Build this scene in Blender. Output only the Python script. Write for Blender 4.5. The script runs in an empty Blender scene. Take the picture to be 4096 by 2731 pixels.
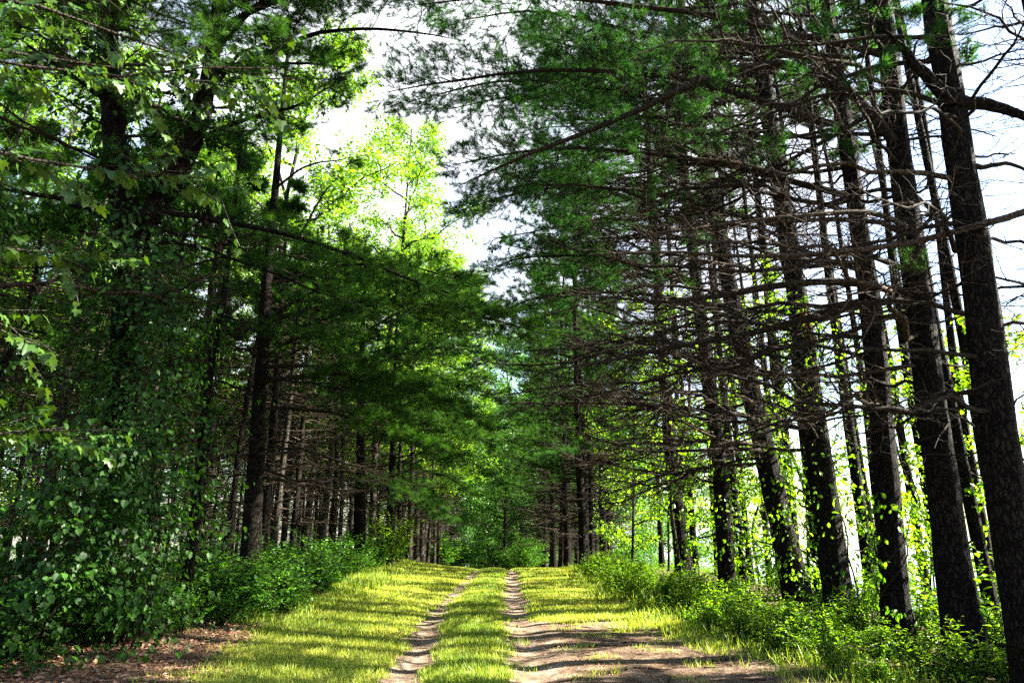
import bpy, math
import numpy as np
from mathutils import Vector

C = bpy.context.scene.collection
SC = bpy.context.scene
R = math.radians

# ------------------------------------------------------------------ camera, sky, sun, exposure
cam = bpy.data.cameras.new('camera')
cam.lens, cam.sensor_width = 24.0, 36.0
cam.clip_start, cam.clip_end = 0.1, 2000.0
camo = bpy.data.objects.new('camera', cam)
camo.location = (0, 0, 1.7)
camo.rotation_euler = (R(90 + 15.1), 0, 0)
C.objects.link(camo)
SC.camera = camo

SUN_AZ, SUN_EL = 8.0, 31.0           # azimuth measured from +X towards +Y
SD = Vector((math.cos(R(SUN_EL)) * math.cos(R(SUN_AZ)), math.cos(R(SUN_EL)) * math.sin(R(SUN_AZ)), math.sin(R(SUN_EL))))
world = bpy.data.worlds.new('World')
SC.world = world
world.use_nodes = True
wn, wl = world.node_tree.nodes, world.node_tree.links
bg = wn['Background']
sky = wn.new('ShaderNodeTexSky')
sky.sky_type = 'NISHITA'
sky.sun_disc = False
sky.sun_elevation = R(SUN_EL)
sky.sun_rotation = R(90 - SUN_AZ)
sky.air_density = 1.0
sky.dust_density = 1.0
sky.ozone_density = 1.0
# thin bright summer cloud over the blue
wtc = wn.new('ShaderNodeTexCoord')
wno = wn.new('ShaderNodeTexNoise')
wno.inputs['Scale'].default_value = 2.2
wno.inputs['Detail'].default_value = 7
wno.inputs['Roughness'].default_value = 0.6
wl.new(wtc.outputs['Generated'], wno.inputs[0])
wra = wn.new('ShaderNodeValToRGB')
wra.color_ramp.elements[0].position, wra.color_ramp.elements[0].color = 0.36, (0.0, 0.0, 0.0, 1)
wra.color_ramp.elements[1].position, wra.color_ramp.elements[1].color = 0.54, (1.0, 1.0, 1.0, 1)
wl.new(wno.outputs[0], wra.inputs[0])
wmx = wn.new('ShaderNodeMix')
wmx.data_type = 'RGBA'
# the cloud bank stands over the far end of the track
wdp = wn.new('ShaderNodeVectorMath')
wdp.operation = 'DOT_PRODUCT'
wl.new(wtc.outputs['Generated'], wdp.inputs[0])
wdp.inputs[1].default_value = Vector((-0.05, 0.87, 0.50)).normalized()
wmr = wn.new('ShaderNodeMapRange')
wmr.interpolation_type = 'SMOOTHSTEP'
wmr.inputs['From Min'].default_value = 0.80
wmr.inputs['From Max'].default_value = 0.96
wl.new(wdp.outputs['Value'], wmr.inputs[0])
wmu = wn.new('ShaderNodeMath')
wmu.operation = 'MULTIPLY'
wl.new(wra.outputs[0], wmu.inputs[0])
wl.new(wmr.outputs[0], wmu.inputs[1])
wl.new(wmu.outputs[0], wmx.inputs[0])
wl.new(sky.outputs[0], wmx.inputs[6])
wmx.inputs[7].default_value = (3.6, 3.7, 3.9, 1)
wl.new(wmx.outputs[2], bg.inputs[0])
bg.inputs[1].default_value = 0.05
sl = bpy.data.lights.new('sun', 'SUN')
sl.energy = 5.0
sl.angle = R(0.5)
sl.color = (1.0, 0.95, 0.84)
so = bpy.data.objects.new('sun', sl)
so.rotation_euler = SD.to_track_quat('Z', 'Y').to_euler()
C.objects.link(so)
SC.view_settings.view_transform = 'Standard'
SC.view_settings.look = 'None'
SC.view_settings.gamma = 1.0
SC.view_settings.exposure = 3.45
SC.render.engine = 'CYCLES'
cy = SC.cycles
cy.max_bounces, cy.diffuse_bounces, cy.glossy_bounces, cy.transmission_bounces = 6, 4, 2, 4
cy.caustics_reflective = cy.caustics_refractive = False
cy.sample_clamp_indirect = 6.0
cy.use_denoising = False

# ------------------------------------------------------------------ helpers
RNG = np.random.default_rng(11)
UP = np.array([0., 0., 1.])


def nrm(v):
    return v / np.maximum(np.linalg.norm(v, axis=-1, keepdims=True), 1e-9)


class MB:
    """collects vertex / face arrays and links them as ONE mesh object"""

    def __init__(self):
        self.v, self.f, self.t, self.n = [], [], [], 0

    def add(self, v, f, tint=0.5, mat=0, smooth=False):
        v = np.asarray(v, float).reshape(-1, 3)
        f = np.asarray(f, np.int64)
        if len(v) == 0 or len(f) == 0:
            return self
        self.v.append(v)
        self.t.append(np.broadcast_to(np.asarray(tint, float), (len(v),)))
        self.f.append((f + self.n, mat, smooth))
        self.n += len(v)
        return self

    def mesh(self, name, mats):
        me = bpy.data.meshes.new(name)
        if self.n == 0:
            return me
        V = np.concatenate(self.v).astype(np.float32)
        me.vertices.add(len(V))
        me.vertices.foreach_set('co', V.ravel())
        li = np.concatenate([f.ravel() for f, _, _ in self.f]).astype(np.int32)
        ls = np.concatenate([np.full(len(f), f.shape[1]) for f, _, _ in self.f])
        st = np.concatenate([[0], np.cumsum(ls)[:-1]]).astype(np.int32)
        me.loops.add(len(li))
        me.loops.foreach_set('vertex_index', li)
        me.polygons.add(len(st))
        me.polygons.foreach_set('loop_start', st)
        me.polygons.foreach_set('material_index', np.concatenate([np.full(len(f), m) for f, m, _ in self.f]).astype(np.int32))
        me.polygons.foreach_set('use_smooth', np.concatenate([np.full(len(f), s) for f, _, s in self.f]))
        a = me.attributes.new('tint', 'FLOAT', 'POINT')
        a.data.foreach_set('value', np.concatenate(self.t).astype(np.float32))
        for m in (mats if isinstance(mats, (list, tuple)) else [mats]):
            me.materials.append(m)
        me.update(calc_edges=True)
        return me

    def build(self, name, mats, parent=None):
        o = bpy.data.objects.new(name, self.mesh(name, mats))
        C.objects.link(o)
        if parent is not None:
            o.parent = parent
        return o


def thing(name, label, cat, loc=(0, 0, 0), group=None, rz=0.0):
    o = bpy.data.objects.new(name, None)
    o.empty_display_size = 0.3
    o.location = loc
    o.rotation_euler = (0, 0, rz)
    C.objects.link(o)
    o['label'], o['category'] = label, cat
    if group:
        o['group'] = group
    return o


def tag(o, label=None, cat=None, group=None, kind=None):
    for k, v in (('label', label), ('category', cat), ('group', group), ('kind', kind)):
        if v:
            o[k] = v
    return o


def place_copy(root, loc, rz, scale, label=None, group=None):
    r = root.copy()
    C.objects.link(r)
    r.location, r.rotation_euler = loc, (0, 0, rz)
    r.scale = (scale[0], scale[0], scale[1])
    if label:
        r['label'] = label
    if group:
        r['group'] = group
    for ch in list(root.children):
        c = ch.copy()
        C.objects.link(c)
        c.parent = r
    return r


def tubes(P, Rd, S=4):
    """P (N,K,3), Rd (N,K) -> verts, quads"""
    N, K, _ = P.shape
    T = nrm(np.gradient(P, axis=1))
    mean = nrm(T.mean(axis=1))
    ref = np.where(np.abs(mean[:, 2:3]) > 0.8, np.array([[1., 0, 0]]), np.array([[0, 0, 1.]]))
    n = nrm(np.cross(T, ref[:, None, :]))
    b = np.cross(T, n)
    a = np.arange(S) * 2 * math.pi / S
    V = P[:, :, None, :] + Rd[:, :, None, None] * (np.cos(a)[None, None, :, None] * n[:, :, None, :] + np.sin(a)[None, None, :, None] * b[:, :, None, :])
    i = np.arange(N * K).reshape(N, K)
    s = np.arange(S)
    s2 = (s + 1) % S
    A, B = i[:, :-1, None] * S, i[:, 1:, None] * S
    F = np.stack([A + s, B + s, B + s2, A + s2], axis=-1).reshape(-1, 4)
    return V.reshape(-1, 3), F


def resample(pts, K):
    pts = np.asarray(pts, float)
    d = np.concatenate([[0], np.cumsum(np.linalg.norm(np.diff(pts, axis=0), axis=1))])
    u = np.linspace(0, d[-1], K)
    out = np.stack([np.interp(u, d, pts[:, k]) for k in range(3)], axis=1)
    for _ in range(2):
        out[1:-1] = 0.25 * out[:-2] + 0.5 * out[1:-1] + 0.25 * out[2:]
    return out


def grow(P0, D, L, K, sag=0.1, up=0.0, wig=0.04, rng=RNG):
    """N curved stems from points P0 along D, of lengths L"""
    N = len(P0)
    t = np.linspace(0, 1, K)
    P = P0[:, None, :] + D[:, None, :] * (L[:, None] * t[None, :])[:, :, None]
    P[:, :, 2] += L[:, None] * (-sag * t ** 1.6 + up * t ** 3)[None, :]
    w = np.cumsum(rng.normal(0, 1, (N, K, 3)), axis=1)
    w -= w[:, :1]
    P += w * (wig * L)[:, None, None] / math.sqrt(K)
    return P


def kids(P, n, t0, t1, a0, a1, flat=0.35, rng=RNG):
    """n side directions on each of N polylines -> origins, directions, parameter, parent index"""
    N, K, _ = P.shape
    t = t0 + (t1 - t0) * (np.arange(n)[None, :] + rng.uniform(0, 1, (N, n))) / n
    x = t * (K - 1)
    i = np.clip(x.astype(int), 0, K - 2)
    f = (x - i)[..., None]
    r = np.arange(N)[:, None]
    O = P[r, i] * (1 - f) + P[r, i + 1] * f
    T = nrm(P[r, i + 1] - P[r, i])
    side = np.cross(T, UP)
    bad = np.linalg.norm(side, axis=-1) < 0.25
    side[bad] = np.array([1., 0, 0])
    side = nrm(side)
    upv = np.cross(side, T)
    sg = np.where((np.arange(n)[None, :] + rng.integers(0, 2, (N, 1))) % 2 == 0, 1.0, -1.0)
    ph = rng.normal(0, flat, (N, n))
    a = rng.uniform(a0, a1, (N, n))
    D = T * np.cos(a)[..., None] + (side * (sg * np.cos(ph))[..., None] + upv * np.sin(ph)[..., None]) * np.sin(a)[..., None]
    return O.reshape(-1, 3), nrm(D).reshape(-1, 3), t.reshape(-1), np.repeat(np.arange(N), n)


def scatter(mb, tmpl, O, A, S, tint, mat=0, rng=RNG, up=None):
    """copies a template (list of (verts, faces)) to origins O along axes A"""
    if len(O) == 0:
        return
    A = nrm(A)
    if up is None:
        ref = nrm(rng.normal(0, 1, A.shape))
    else:
        ref = nrm(np.broadcast_to(up, A.shape) + rng.normal(0, 0.25, A.shape))
    X = np.cross(ref, A)
    X = nrm(np.where(np.linalg.norm(X, axis=1, keepdims=True) < 1e-3, np.array([[1., 0, 0]]), X))
    Y = np.cross(A, X)
    which = rng.integers(0, len(tmpl), len(O))
    S = np.broadcast_to(np.asarray(S, float), (len(O),))
    tint = np.broadcast_to(np.asarray(tint, float), (len(O),))
    for k, (tv, tf) in enumerate(tmpl):
        m = which == k
        if not m.any():
            continue
        v = (tv[None, :, 0:1] * X[m][:, None] + tv[None, :, 1:2] * Y[m][:, None] + tv[None, :, 2:3] * A[m][:, None]) * S[m][:, None, None] + O[m][:, None]
        n = m.sum()
        f = (tf[None] + (np.arange(n) * len(tv))[:, None, None]).reshape(-1, tf.shape[1])
        mb.add(v, f, np.repeat(tint[m], len(tv)), mat)


def tuft(n, ln, w, spread=(0.35, 1.15), axis=0.07, seed=0):
    """a brush of pine needles round +Z"""
    g = np.random.default_rng(seed)
    ph = g.uniform(0, 2 * math.pi, n)
    th = g.uniform(*spread, n)
    b = np.stack([np.zeros(n), np.zeros(n), g.uniform(0, axis, n)], 1)
    d = np.stack([np.sin(th) * np.cos(ph), np.sin(th) * np.sin(ph), np.cos(th)], 1)
    s = nrm(np.cross(d, g.normal(0, 1, (n, 3))))
    l = ln * g.uniform(0.75, 1.15, n)[:, None]
    v = np.stack([b - s * w / 2, b + s * w / 2, b + d * l - np.array([0, 0, 0.006])], 1).reshape(-1, 3)
    return v, np.arange(3 * n).reshape(-1, 3)


TUFT = [tuft(26, 0.125, 0.0055, seed=i) for i in range(4)]
TUFT_MID = [tuft(18, 0.15, 0.010, seed=10 + i) for i in range(3)]
TUFT_FAR = [tuft(10, 0.22, 0.022, seed=20 + i) for i in range(3)]


def leaf_shape(w, kind='oval', fold=0.16, curl=0.12):
    """one leaf, base at the origin, tip along +Z (length 1), face normal along +Y, folded at the midrib"""
    if kind == 'oval':
        pts = [(0.0, 0), (0.20, 0.30), (0.5, 0.5), (0.78, 0.36), (1.0, 0)]
    elif kind == 'heart':
        pts = [(0.0, 0), (-0.06, 0.28), (0.22, 0.5), (0.6, 0.38), (1.0, 0)]
    else:  # lance
        pts = [(0.0, 0), (0.3, 0.42), (0.6, 0.45), (0.85, 0.22), (1.0, 0)]
    mid = [(0, curl * 0, z) for z, _ in (pts[0], pts[2], pts[4])]
    v, m = [], len(pts)
    for z, x in pts:
        v.append((0, -curl * z * z, z))
    for s in (1, -1):
        for z, x in pts[1:-1]:
            v.append((s * x * w, fold * x - curl * z * z, z))
    f = [(0, 1, 5), (1, 2, 6), (1, 6, 5), (2, 3, 7), (2, 7, 6), (3, 4, 7),
         (0, 8, 1), (1, 8, 9), (1, 9, 2), (2, 9, 10), (2, 10, 3), (3, 10, 4)]
    return np.array(v, float), np.array(f)


def leaf_simple(w, fold=0.15):
    v = np.array([(0, 0, 0), (w / 2, fold * w, 0.45), (0, 0, 1), (-w / 2, fold * w, 0.45)], float)
    return v, np.array([(0, 1, 2), (0, 2, 3)])


def maple_leaf():
    o = [(0, 0), (0.14, -0.06), (0.42, -0.10), (0.36, 0.06), (0.62, 0.22), (0.46, 0.32), (0.52, 0.56), (0.30, 0.48), (0.20, 0.58), (0.20, 0.78), (0.0, 1.0)]
    o = o + [(-x, z) for x, z in o[-2:0:-1]]
    v = [(0, 0.0, 0.35)] + [(x, 0.10 * abs(x) - 0.16 * z * z, z) for x, z in o]
    n = len(o)
    return np.array(v, float), np.array([(0, 1 + i, 1 + (i + 1) % n) for i in range(n)])


OVAL = [leaf_shape(0.62), leaf_shape(0.52, curl=0.25), leaf_shape(0.7, fold=0.3)]
HEART = [leaf_shape(0.95, 'heart'), leaf_shape(0.85, 'heart', curl=0.3), leaf_shape(0.9, 'heart', fold=0.35)]
LANCE = [leaf_shape(0.34, 'lance'), leaf_shape(0.28, 'lance', curl=0.3)]
SIMPLE = [leaf_simple(0.55), leaf_simple(0.45, 0.3)]
MAPLE = [maple_leaf()]

# ------------------------------------------------------------------ materials


def new_mat(name):
    m = bpy.data.materials.new(name)
    m.use_nodes = True
    nt = m.node_tree
    nt.nodes.clear()
    out = nt.nodes.new('ShaderNodeOutputMaterial')
    return m, nt, out


def ramp(nt, stops, fac):
    r = nt.nodes.new('ShaderNodeValToRGB')
    el = r.color_ramp.elements
    while len(el) < len(stops):
        el.new(0.5)
    for e, (p, c) in zip(el, stops):
        e.position, e.color = p, (*c, 1)
    nt.links.new(fac, r.inputs[0])
    return r.outputs[0]


def leafy(name, dark, light, trans, transmix=0.4, rough=0.45, spec=0.35, dry=None):
    """leaf or needle: gloss over diffuse, plus light passing through; the tint attribute picks the shade leaf by leaf"""
    m, nt, out = new_mat(name)
    N, L = nt.nodes, nt.links
    at = N.new('ShaderNodeAttribute')
    at.attribute_name = 'tint'
    oi = N.new('ShaderNodeObjectInfo')
    mm = N.new('ShaderNodeMath')
    mm.operation = 'MULTIPLY_ADD'
    L.new(oi.outputs['Random'], mm.inputs[0])
    mm.inputs[1].default_value = 0.16
    L.new(at.outputs['Fac'], mm.inputs[2])
    col = ramp(nt, [(0.0, dark), (0.62, light), (0.95, dry)] if dry else [(0.0, dark), (1.0, light)], mm.outputs[0])
    p = N.new('ShaderNodeBsdfPrincipled')
    p.inputs['Roughness'].default_value = rough
    p.inputs['Specular IOR Level'].default_value = spec
    L.new(col, p.inputs['Base Color'])
    tr = N.new('ShaderNodeBsdfTranslucent')
    tc = N.new('ShaderNodeMix')
    tc.data_type = 'RGBA'
    tc.blend_type = 'MULTIPLY'
    tc.inputs[0].default_value = 1.0
    L.new(col, tc.inputs[6])
    tc.inputs[7].default_value = (*trans, 1)
    L.new(tc.outputs[2], tr.inputs[0])
    mx = N.new('ShaderNodeMixShader')
    mx.inputs[0].default_value = transmix
    L.new(p.outputs[0], mx.inputs[1])
    L.new(tr.outputs[0], mx.inputs[2])
    L.new(mx.outputs[0], out.inputs[0])
    return m


def bark(name, dark, mid, light, sx=26.0, sz=5.0, bump=0.6, lichen=None, crack=0.16):
    """plates parted by dark cracks, longer along the stem than across it"""
    m, nt, out = new_mat(name)
    N, L = nt.nodes, nt.links
    tc = N.new('ShaderNodeTexCoord')

    def noise(scale, det=6, vec=None):
        n = N.new('ShaderNodeTexNoise')
        n.inputs['Scale'].default_value = scale
        n.inputs['Detail'].default_value = det
        n.inputs['Roughness'].default_value = 0.62
        L.new(vec or tc.outputs['Object'], n.inputs[0])
        return n

    warp = noise(9.0, 3)
    wv = N.new('ShaderNodeVectorMath')
    wv.operation = 'MULTIPLY_ADD'
    L.new(warp.outputs['Color'], wv.inputs[0])
    wv.inputs[1].default_value = (0.09, 0.09, 0.22)
    L.new(tc.outputs['Object'], wv.inputs[2])
    mp = N.new('ShaderNodeMapping')
    mp.inputs['Scale'].default_value = (sx, sx, sz)
    L.new(wv.outputs[0], mp.inputs[0])
    vo = N.new('ShaderNodeTexVoronoi')
    vo.feature = 'DISTANCE_TO_EDGE'
    vo.inputs['Scale'].default_value = 0.8
    L.new(mp.outputs[0], vo.inputs[0])
    cr = ramp(nt, [(0.0, (0, 0, 0)), (crack, (1, 1, 1))], vo.outputs[0])
    fine = noise(60.0, 6)
    patch = noise(2.6, 5)
    mix = N.new('ShaderNodeMath')
    mix.operation = 'MULTIPLY_ADD'
    L.new(fine.outputs[0], mix.inputs[0])
    mix.inputs[1].default_value = 0.6
    sub = N.new('ShaderNodeMath')
    sub.operation = 'MULTIPLY'
    L.new(patch.outputs[0], sub.inputs[0])
    sub.inputs[1].default_value = 0.5
    L.new(sub.outputs[0], mix.inputs[2])
    plate = ramp(nt, [(0.35, mid), (0.75, light)], mix.outputs[0])
    mc = N.new('ShaderNodeMix')
    mc.data_type = 'RGBA'
    L.new(cr, mc.inputs[0])
    mc.inputs[6].default_value = (*dark, 1)
    L.new(plate, mc.inputs[7])
    col = mc.outputs[2]
    if lichen:
        fr = ramp(nt, [(0.56, (0, 0, 0)), (0.72, (0.6, 0.6, 0.6))], noise(4.0, 8).outputs[0])
        ml = N.new('ShaderNodeMix')
        ml.data_type = 'RGBA'
        L.new(fr, ml.inputs[0])
        L.new(col, ml.inputs[6])
        ml.inputs[7].default_value = (*lichen, 1)
        col = ml.outputs[2]
    hh = N.new('ShaderNodeMath')
    hh.operation = 'MULTIPLY_ADD'
    L.new(fine.outputs[0], hh.inputs[0])
    hh.inputs[1].default_value = 0.5
    L.new(cr, hh.inputs[2])
    bp = N.new('ShaderNodeBump')
    bp.inputs['Strength'].default_value = bump
    bp.inputs['Distance'].default_value = 0.025
    L.new(hh.outputs[0], bp.inputs['Height'])
    p = N.new('ShaderNodeBsdfPrincipled')
    p.inputs['Roughness'].default_value = 0.85
    p.inputs['Specular IOR Level'].default_value = 0.05
    L.new(col, p.inputs['Base Color'])
    L.new(bp.outputs[0], p.inputs['Normal'])
    L.new(p.outputs[0], out.inputs[0])
    return m


M = {}
M['needle'] = leafy('pine_needles', (0.004, 0.026, 0.006), (0.046, 0.108, 0.012), (1.5, 1.7, 0.5), 0.42, 0.6, 0.08)
M['needle_blue'] = leafy('pine_needles_cool', (0.004, 0.028, 0.010), (0.044, 0.118, 0.022), (1.4, 1.7, 0.5), 0.45, 0.6, 0.08)
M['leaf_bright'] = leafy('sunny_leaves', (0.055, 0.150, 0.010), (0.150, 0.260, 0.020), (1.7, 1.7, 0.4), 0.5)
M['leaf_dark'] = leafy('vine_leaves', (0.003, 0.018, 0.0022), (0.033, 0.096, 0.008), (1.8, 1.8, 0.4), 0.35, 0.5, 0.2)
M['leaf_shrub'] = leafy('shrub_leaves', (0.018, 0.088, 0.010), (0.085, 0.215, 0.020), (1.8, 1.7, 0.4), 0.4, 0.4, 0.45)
M['leaf_right'] = leafy('sunlit_shrub_leaves', (0.045, 0.135, 0.006), (0.165, 0.285, 0.016), (1.8, 1.75, 0.4), 0.58, 0.45, 0.35)  # sun on the right verge is put into this lighter, yellower green
M['maple'] = leafy('maple_leaves', (0.010, 0.040, 0.004), (0.045, 0.092, 0.008), (1.4, 1.3, 0.4), 0.33, 0.45, 0.3)
M['grass'] = leafy('grass_blades', (0.040, 0.135, 0.004), (0.370, 0.425, 0.062), (1.4, 1.3, 0.5), 0.4, 0.5, 0.25, (0.340, 0.230, 0.080))
M['litter'] = leafy('dead_leaves', (0.110, 0.045, 0.022), (0.420, 0.260, 0.165), (1.2, 0.9, 0.6), 0.2, 0.6, 0.3)
M['straw'] = leafy('fallen_needles', (0.070, 0.038, 0.020), (0.240, 0.155, 0.085), (1, 1, 1), 0.1, 0.6, 0.3)
M['bark'] = bark('pine_bark', (0.0016, 0.0012, 0.0010), (0.0055, 0.0042, 0.0031), (0.026, 0.020, 0.015), 32, 9, 1.0, (0.014, 0.017, 0.010), 0.22)
M['bark_grey'] = bark('grey_bark', (0.006, 0.005, 0.004), (0.024, 0.020, 0.015), (0.080, 0.068, 0.053), 36, 11, 0.9, (0.060, 0.068, 0.044))
M['twig'] = bark('dead_wood', (0.004, 0.003, 0.002), (0.012, 0.0088, 0.006), (0.045, 0.034, 0.024), 40, 20, 0.3)
M['pale_wood'] = bark('peeled_and_sunlit_wood', (0.009, 0.006, 0.004), (0.030, 0.021, 0.014), (0.100, 0.075, 0.054), 30, 10, 0.4)  # peeled limbs, and left plantation twigs with sunlight put into their colour
M['red_wood'] = bark('torn_bark', (0.060, 0.016, 0.007), (0.200, 0.058, 0.022), (0.300, 0.120, 0.060), 30, 8, 0.5)

# ------------------------------------------------------------------ ground


def trackL(y):
    return np.interp(y, [0, 8.4, 15.3, 28, 45, 70, 100], [-.95, -1.25, -1.58, -1.42, -1.8, -4.5, -9])


def trackR(y):
    return np.interp(y, [0, 8.4, 15.3, 28, 45, 70, 100], [.45, .24, .08, -.02, -.4, -3.1, -7.6])


def wob(x, y, s=1.0, p=0.0):
    return (np.sin(x * 1.7 * s + 1.3 * np.sin(y * 0.9 * s + p) + p) + np.sin(y * 2.1 * s + 1.7 * np.sin(x * 1.1 * s) + 2 * p) + np.sin((x + y) * 3.1 * s + p * 3) * 0.6) / 2.6


def hgt(x, y):
    x, y = np.asarray(x, float), np.asarray(y, float)
    s = np.maximum(0, y - 27)
    z = -0.075 * s * s / (s + 6)
    z = z + 0.075 * np.clip(-x - 1.9, 0, 4.5)
    z = z - 0.24 * np.clip(x - 7.5, 0, 12)
    for tr in (trackL(y), trackR(y)):
        z = z - 0.055 * np.exp(-((x - tr) / 0.3) ** 2)
    z = z + 0.012 * np.exp(-((x - 0.5 * (trackL(y) + trackR(y))) / 0.4) ** 2)
    return z + 0.022 * wob(x, y, 0.8, 0.4) + 0.012 * wob(x, y, 2.3, 1.1)


def sstep(a, b, v):
    t = np.clip((v - a) / (b - a), 0, 1)
    return t * t * (3 - 2 * t)


def dirt_mask(x, y):
    n = wob(x, y, 1.6, 2.0) * 0.12 + wob(x, y, 4.1, 0.7) * 0.09 + wob(x, y, 9.7, 2.7) * 0.05
    worn = 0.5 + 0.5 * wob(x * 0.3, y, 0.55, 5.0)
    a = 1 - sstep(0.10, 0.36, np.abs(x - trackL(y)) + n + 0.16 * (1 - worn) * sstep(12, 17, y))
    b = 1 - sstep(0.16, 0.42, np.abs(x - trackR(y)) + n)
    edge = np.interp(y, [0, 9, 11, 13.2, 14.2], [4.4, 3.6, 3.1, 2.2, 0.2])
    c = (1 - sstep(-0.7, 0.4, x - edge + 4.0 * n)) * sstep(0.0, 0.3, x - trackR(y) + 0.15 + n) * (1 - sstep(12.4, 14.4, y + 7 * n))
    return np.clip(np.maximum(np.maximum(a, b), c), 0, 1)


def litter_mask(x, y):
    n = wob(x, y, 1.3, 3.0) * 0.22
    e0 = np.interp(y, [0, 6, 8.4, 13, 15.5], [-2.4, -3.0, -3.5, -4.2, -4.6])
    return (1 - sstep(-0.2, 0.35, x - e0 + n)) * (1 - sstep(14.5, 16.0, y))


def axis(fine0, fine1, step, lo, hi):
    a = np.arange(fine0, fine1 + step / 2, step)
    k = np.cumsum(step * 1.25 ** np.arange(1, 60))
    return np.concatenate([(fine0 - k[fine0 - k > lo])[::-1], a, fine1 + k[fine1 + k < hi]])


gx, gy = axis(-7, 8.5, 0.08, -420, 700), axis(3, 36, 0.10, -60, 900)
X, Y = np.meshgrid(gx, gy)
Z = hgt(X, Y)
ni, nj = X.shape
idx = np.arange(ni * nj).reshape(ni, nj)
F = np.stack([idx[:-1, :-1], idx[:-1, 1:], idx[1:, 1:], idx[1:, :-1]], -1).reshape(-1, 4)
gm = MB()
gm.add(np.stack([X, Y, Z], -1).reshape(-1, 3), F, dirt_mask(X, Y).ravel(), 0, True)


def ramp2(nt, v, lo, hi):
    r = nt.nodes.new('ShaderNodeMapRange')
    r.interpolation_type = 'SMOOTHSTEP'
    r.inputs['From Min'].default_value = lo
    r.inputs['From Max'].default_value = hi
    nt.links.new(v, r.inputs[0])
    return r.outputs[0]


def ground_mat():
    m, nt, out = new_mat('forest_ground')
    N, L = nt.nodes, nt.links
    geo = N.new('ShaderNodeNewGeometry')

    def attr(name):
        a = N.new('ShaderNodeAttribute')
        a.attribute_name = name
        return a.outputs['Fac']

    def noise(scale, det=6):
        n = N.new('ShaderNodeTexNoise')
        n.inputs['Scale'].default_value = scale
        n.inputs['Detail'].default_value = det
        L.new(geo.outputs['Position'], n.inputs[0])
        return n.outputs[0]

    def mix(f, a, b):
        x = N.new('ShaderNodeMix')
        x.data_type = 'RGBA'
        L.new(f, x.inputs[0])
        L.new(a, x.inputs[6])
        L.new(b, x.inputs[7])
        return x.outputs[2]
    n1, n2, n3 = noise(3), noise(22), noise(90, 3)
    mul = N.new('ShaderNodeMath')
    mul.operation = 'MULTIPLY_ADD'
    L.new(n2, mul.inputs[0])
    mul.inputs[1].default_value = 0.6
    L.new(n1, mul.inputs[2])
    soil = ramp(nt, [(0.45, (0.060, 0.038, 0.023)), (0.75, (0.150, 0.102, 0.066)), (1.0, (0.300, 0.235, 0.170))], mul.outputs[0])
    duff = ramp(nt, [(0.4, (0.034, 0.020, 0.011)), (0.75, (0.095, 0.060, 0.036)), (1.0, (0.220, 0.150, 0.095))], mul.outputs[0])
    turf = ramp(nt, [(0.4, (0.040, 0.065, 0.008)), (0.75, (0.130, 0.140, 0.020)), (1.0, (0.240, 0.200, 0.060))], mul.outputs[0])
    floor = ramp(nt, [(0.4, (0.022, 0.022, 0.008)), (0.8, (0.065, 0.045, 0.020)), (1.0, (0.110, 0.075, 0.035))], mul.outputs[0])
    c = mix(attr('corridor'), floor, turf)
    c = mix(attr('litter'), c, duff)
    jit = N.new('ShaderNodeMath')
    jit.operation = 'MULTIPLY_ADD'
    L.new(noise(14, 8), jit.inputs[0])
    jit.inputs[1].default_value = 1.5
    L.new(attr('tint'), jit.inputs[2])
    c = mix(ramp2(nt, jit.outputs[0], 0.98, 1.5), c, soil)
    c = mix(attr('straw'), c, duff)
    bp = N.new('ShaderNodeBump')
    bp.inputs['Strength'].default_value = 0.7
    bp.inputs['Distance'].default_value = 0.02
    ad = N.new('ShaderNodeMath')
    L.new(n2, ad.inputs[0])
    L.new(n3, ad.inputs[1])
    L.new(ad.outputs[0], bp.inputs['Height'])
    p = N.new('ShaderNodeBsdfPrincipled')
    p.inputs['Roughness'].default_value = 0.95
    p.inputs['Specular IOR Level'].default_value = 0.1
    L.new(c, p.inputs['Base Color'])
    L.new(bp.outputs[0], p.inputs['Normal'])
    L.new(p.outputs[0], out.inputs[0])
    return m


ground = gm.build('ground', ground_mat())


def addattr(o, name, vals):
    a = o.data.attributes.new(name, 'FLOAT', 'POINT')
    a.data.foreach_set('value', np.asarray(vals, np.float32).ravel())


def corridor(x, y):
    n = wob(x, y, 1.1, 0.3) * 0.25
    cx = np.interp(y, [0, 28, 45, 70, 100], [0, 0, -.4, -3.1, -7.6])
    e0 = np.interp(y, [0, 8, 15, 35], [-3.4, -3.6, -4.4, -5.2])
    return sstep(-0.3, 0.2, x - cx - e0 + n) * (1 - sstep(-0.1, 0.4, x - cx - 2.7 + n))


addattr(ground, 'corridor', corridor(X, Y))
addattr(ground, 'litter', litter_mask(X, Y))
addattr(ground, 'straw', np.clip(dirt_mask(X, Y) * sstep(0.45, 0.9, X + 0.3 * wob(X, Y, 2.0, 1.0)) * (1 - sstep(12.5, 14.5, Y)) * 0.85, 0, 1))
tag(ground, kind='structure')

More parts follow.
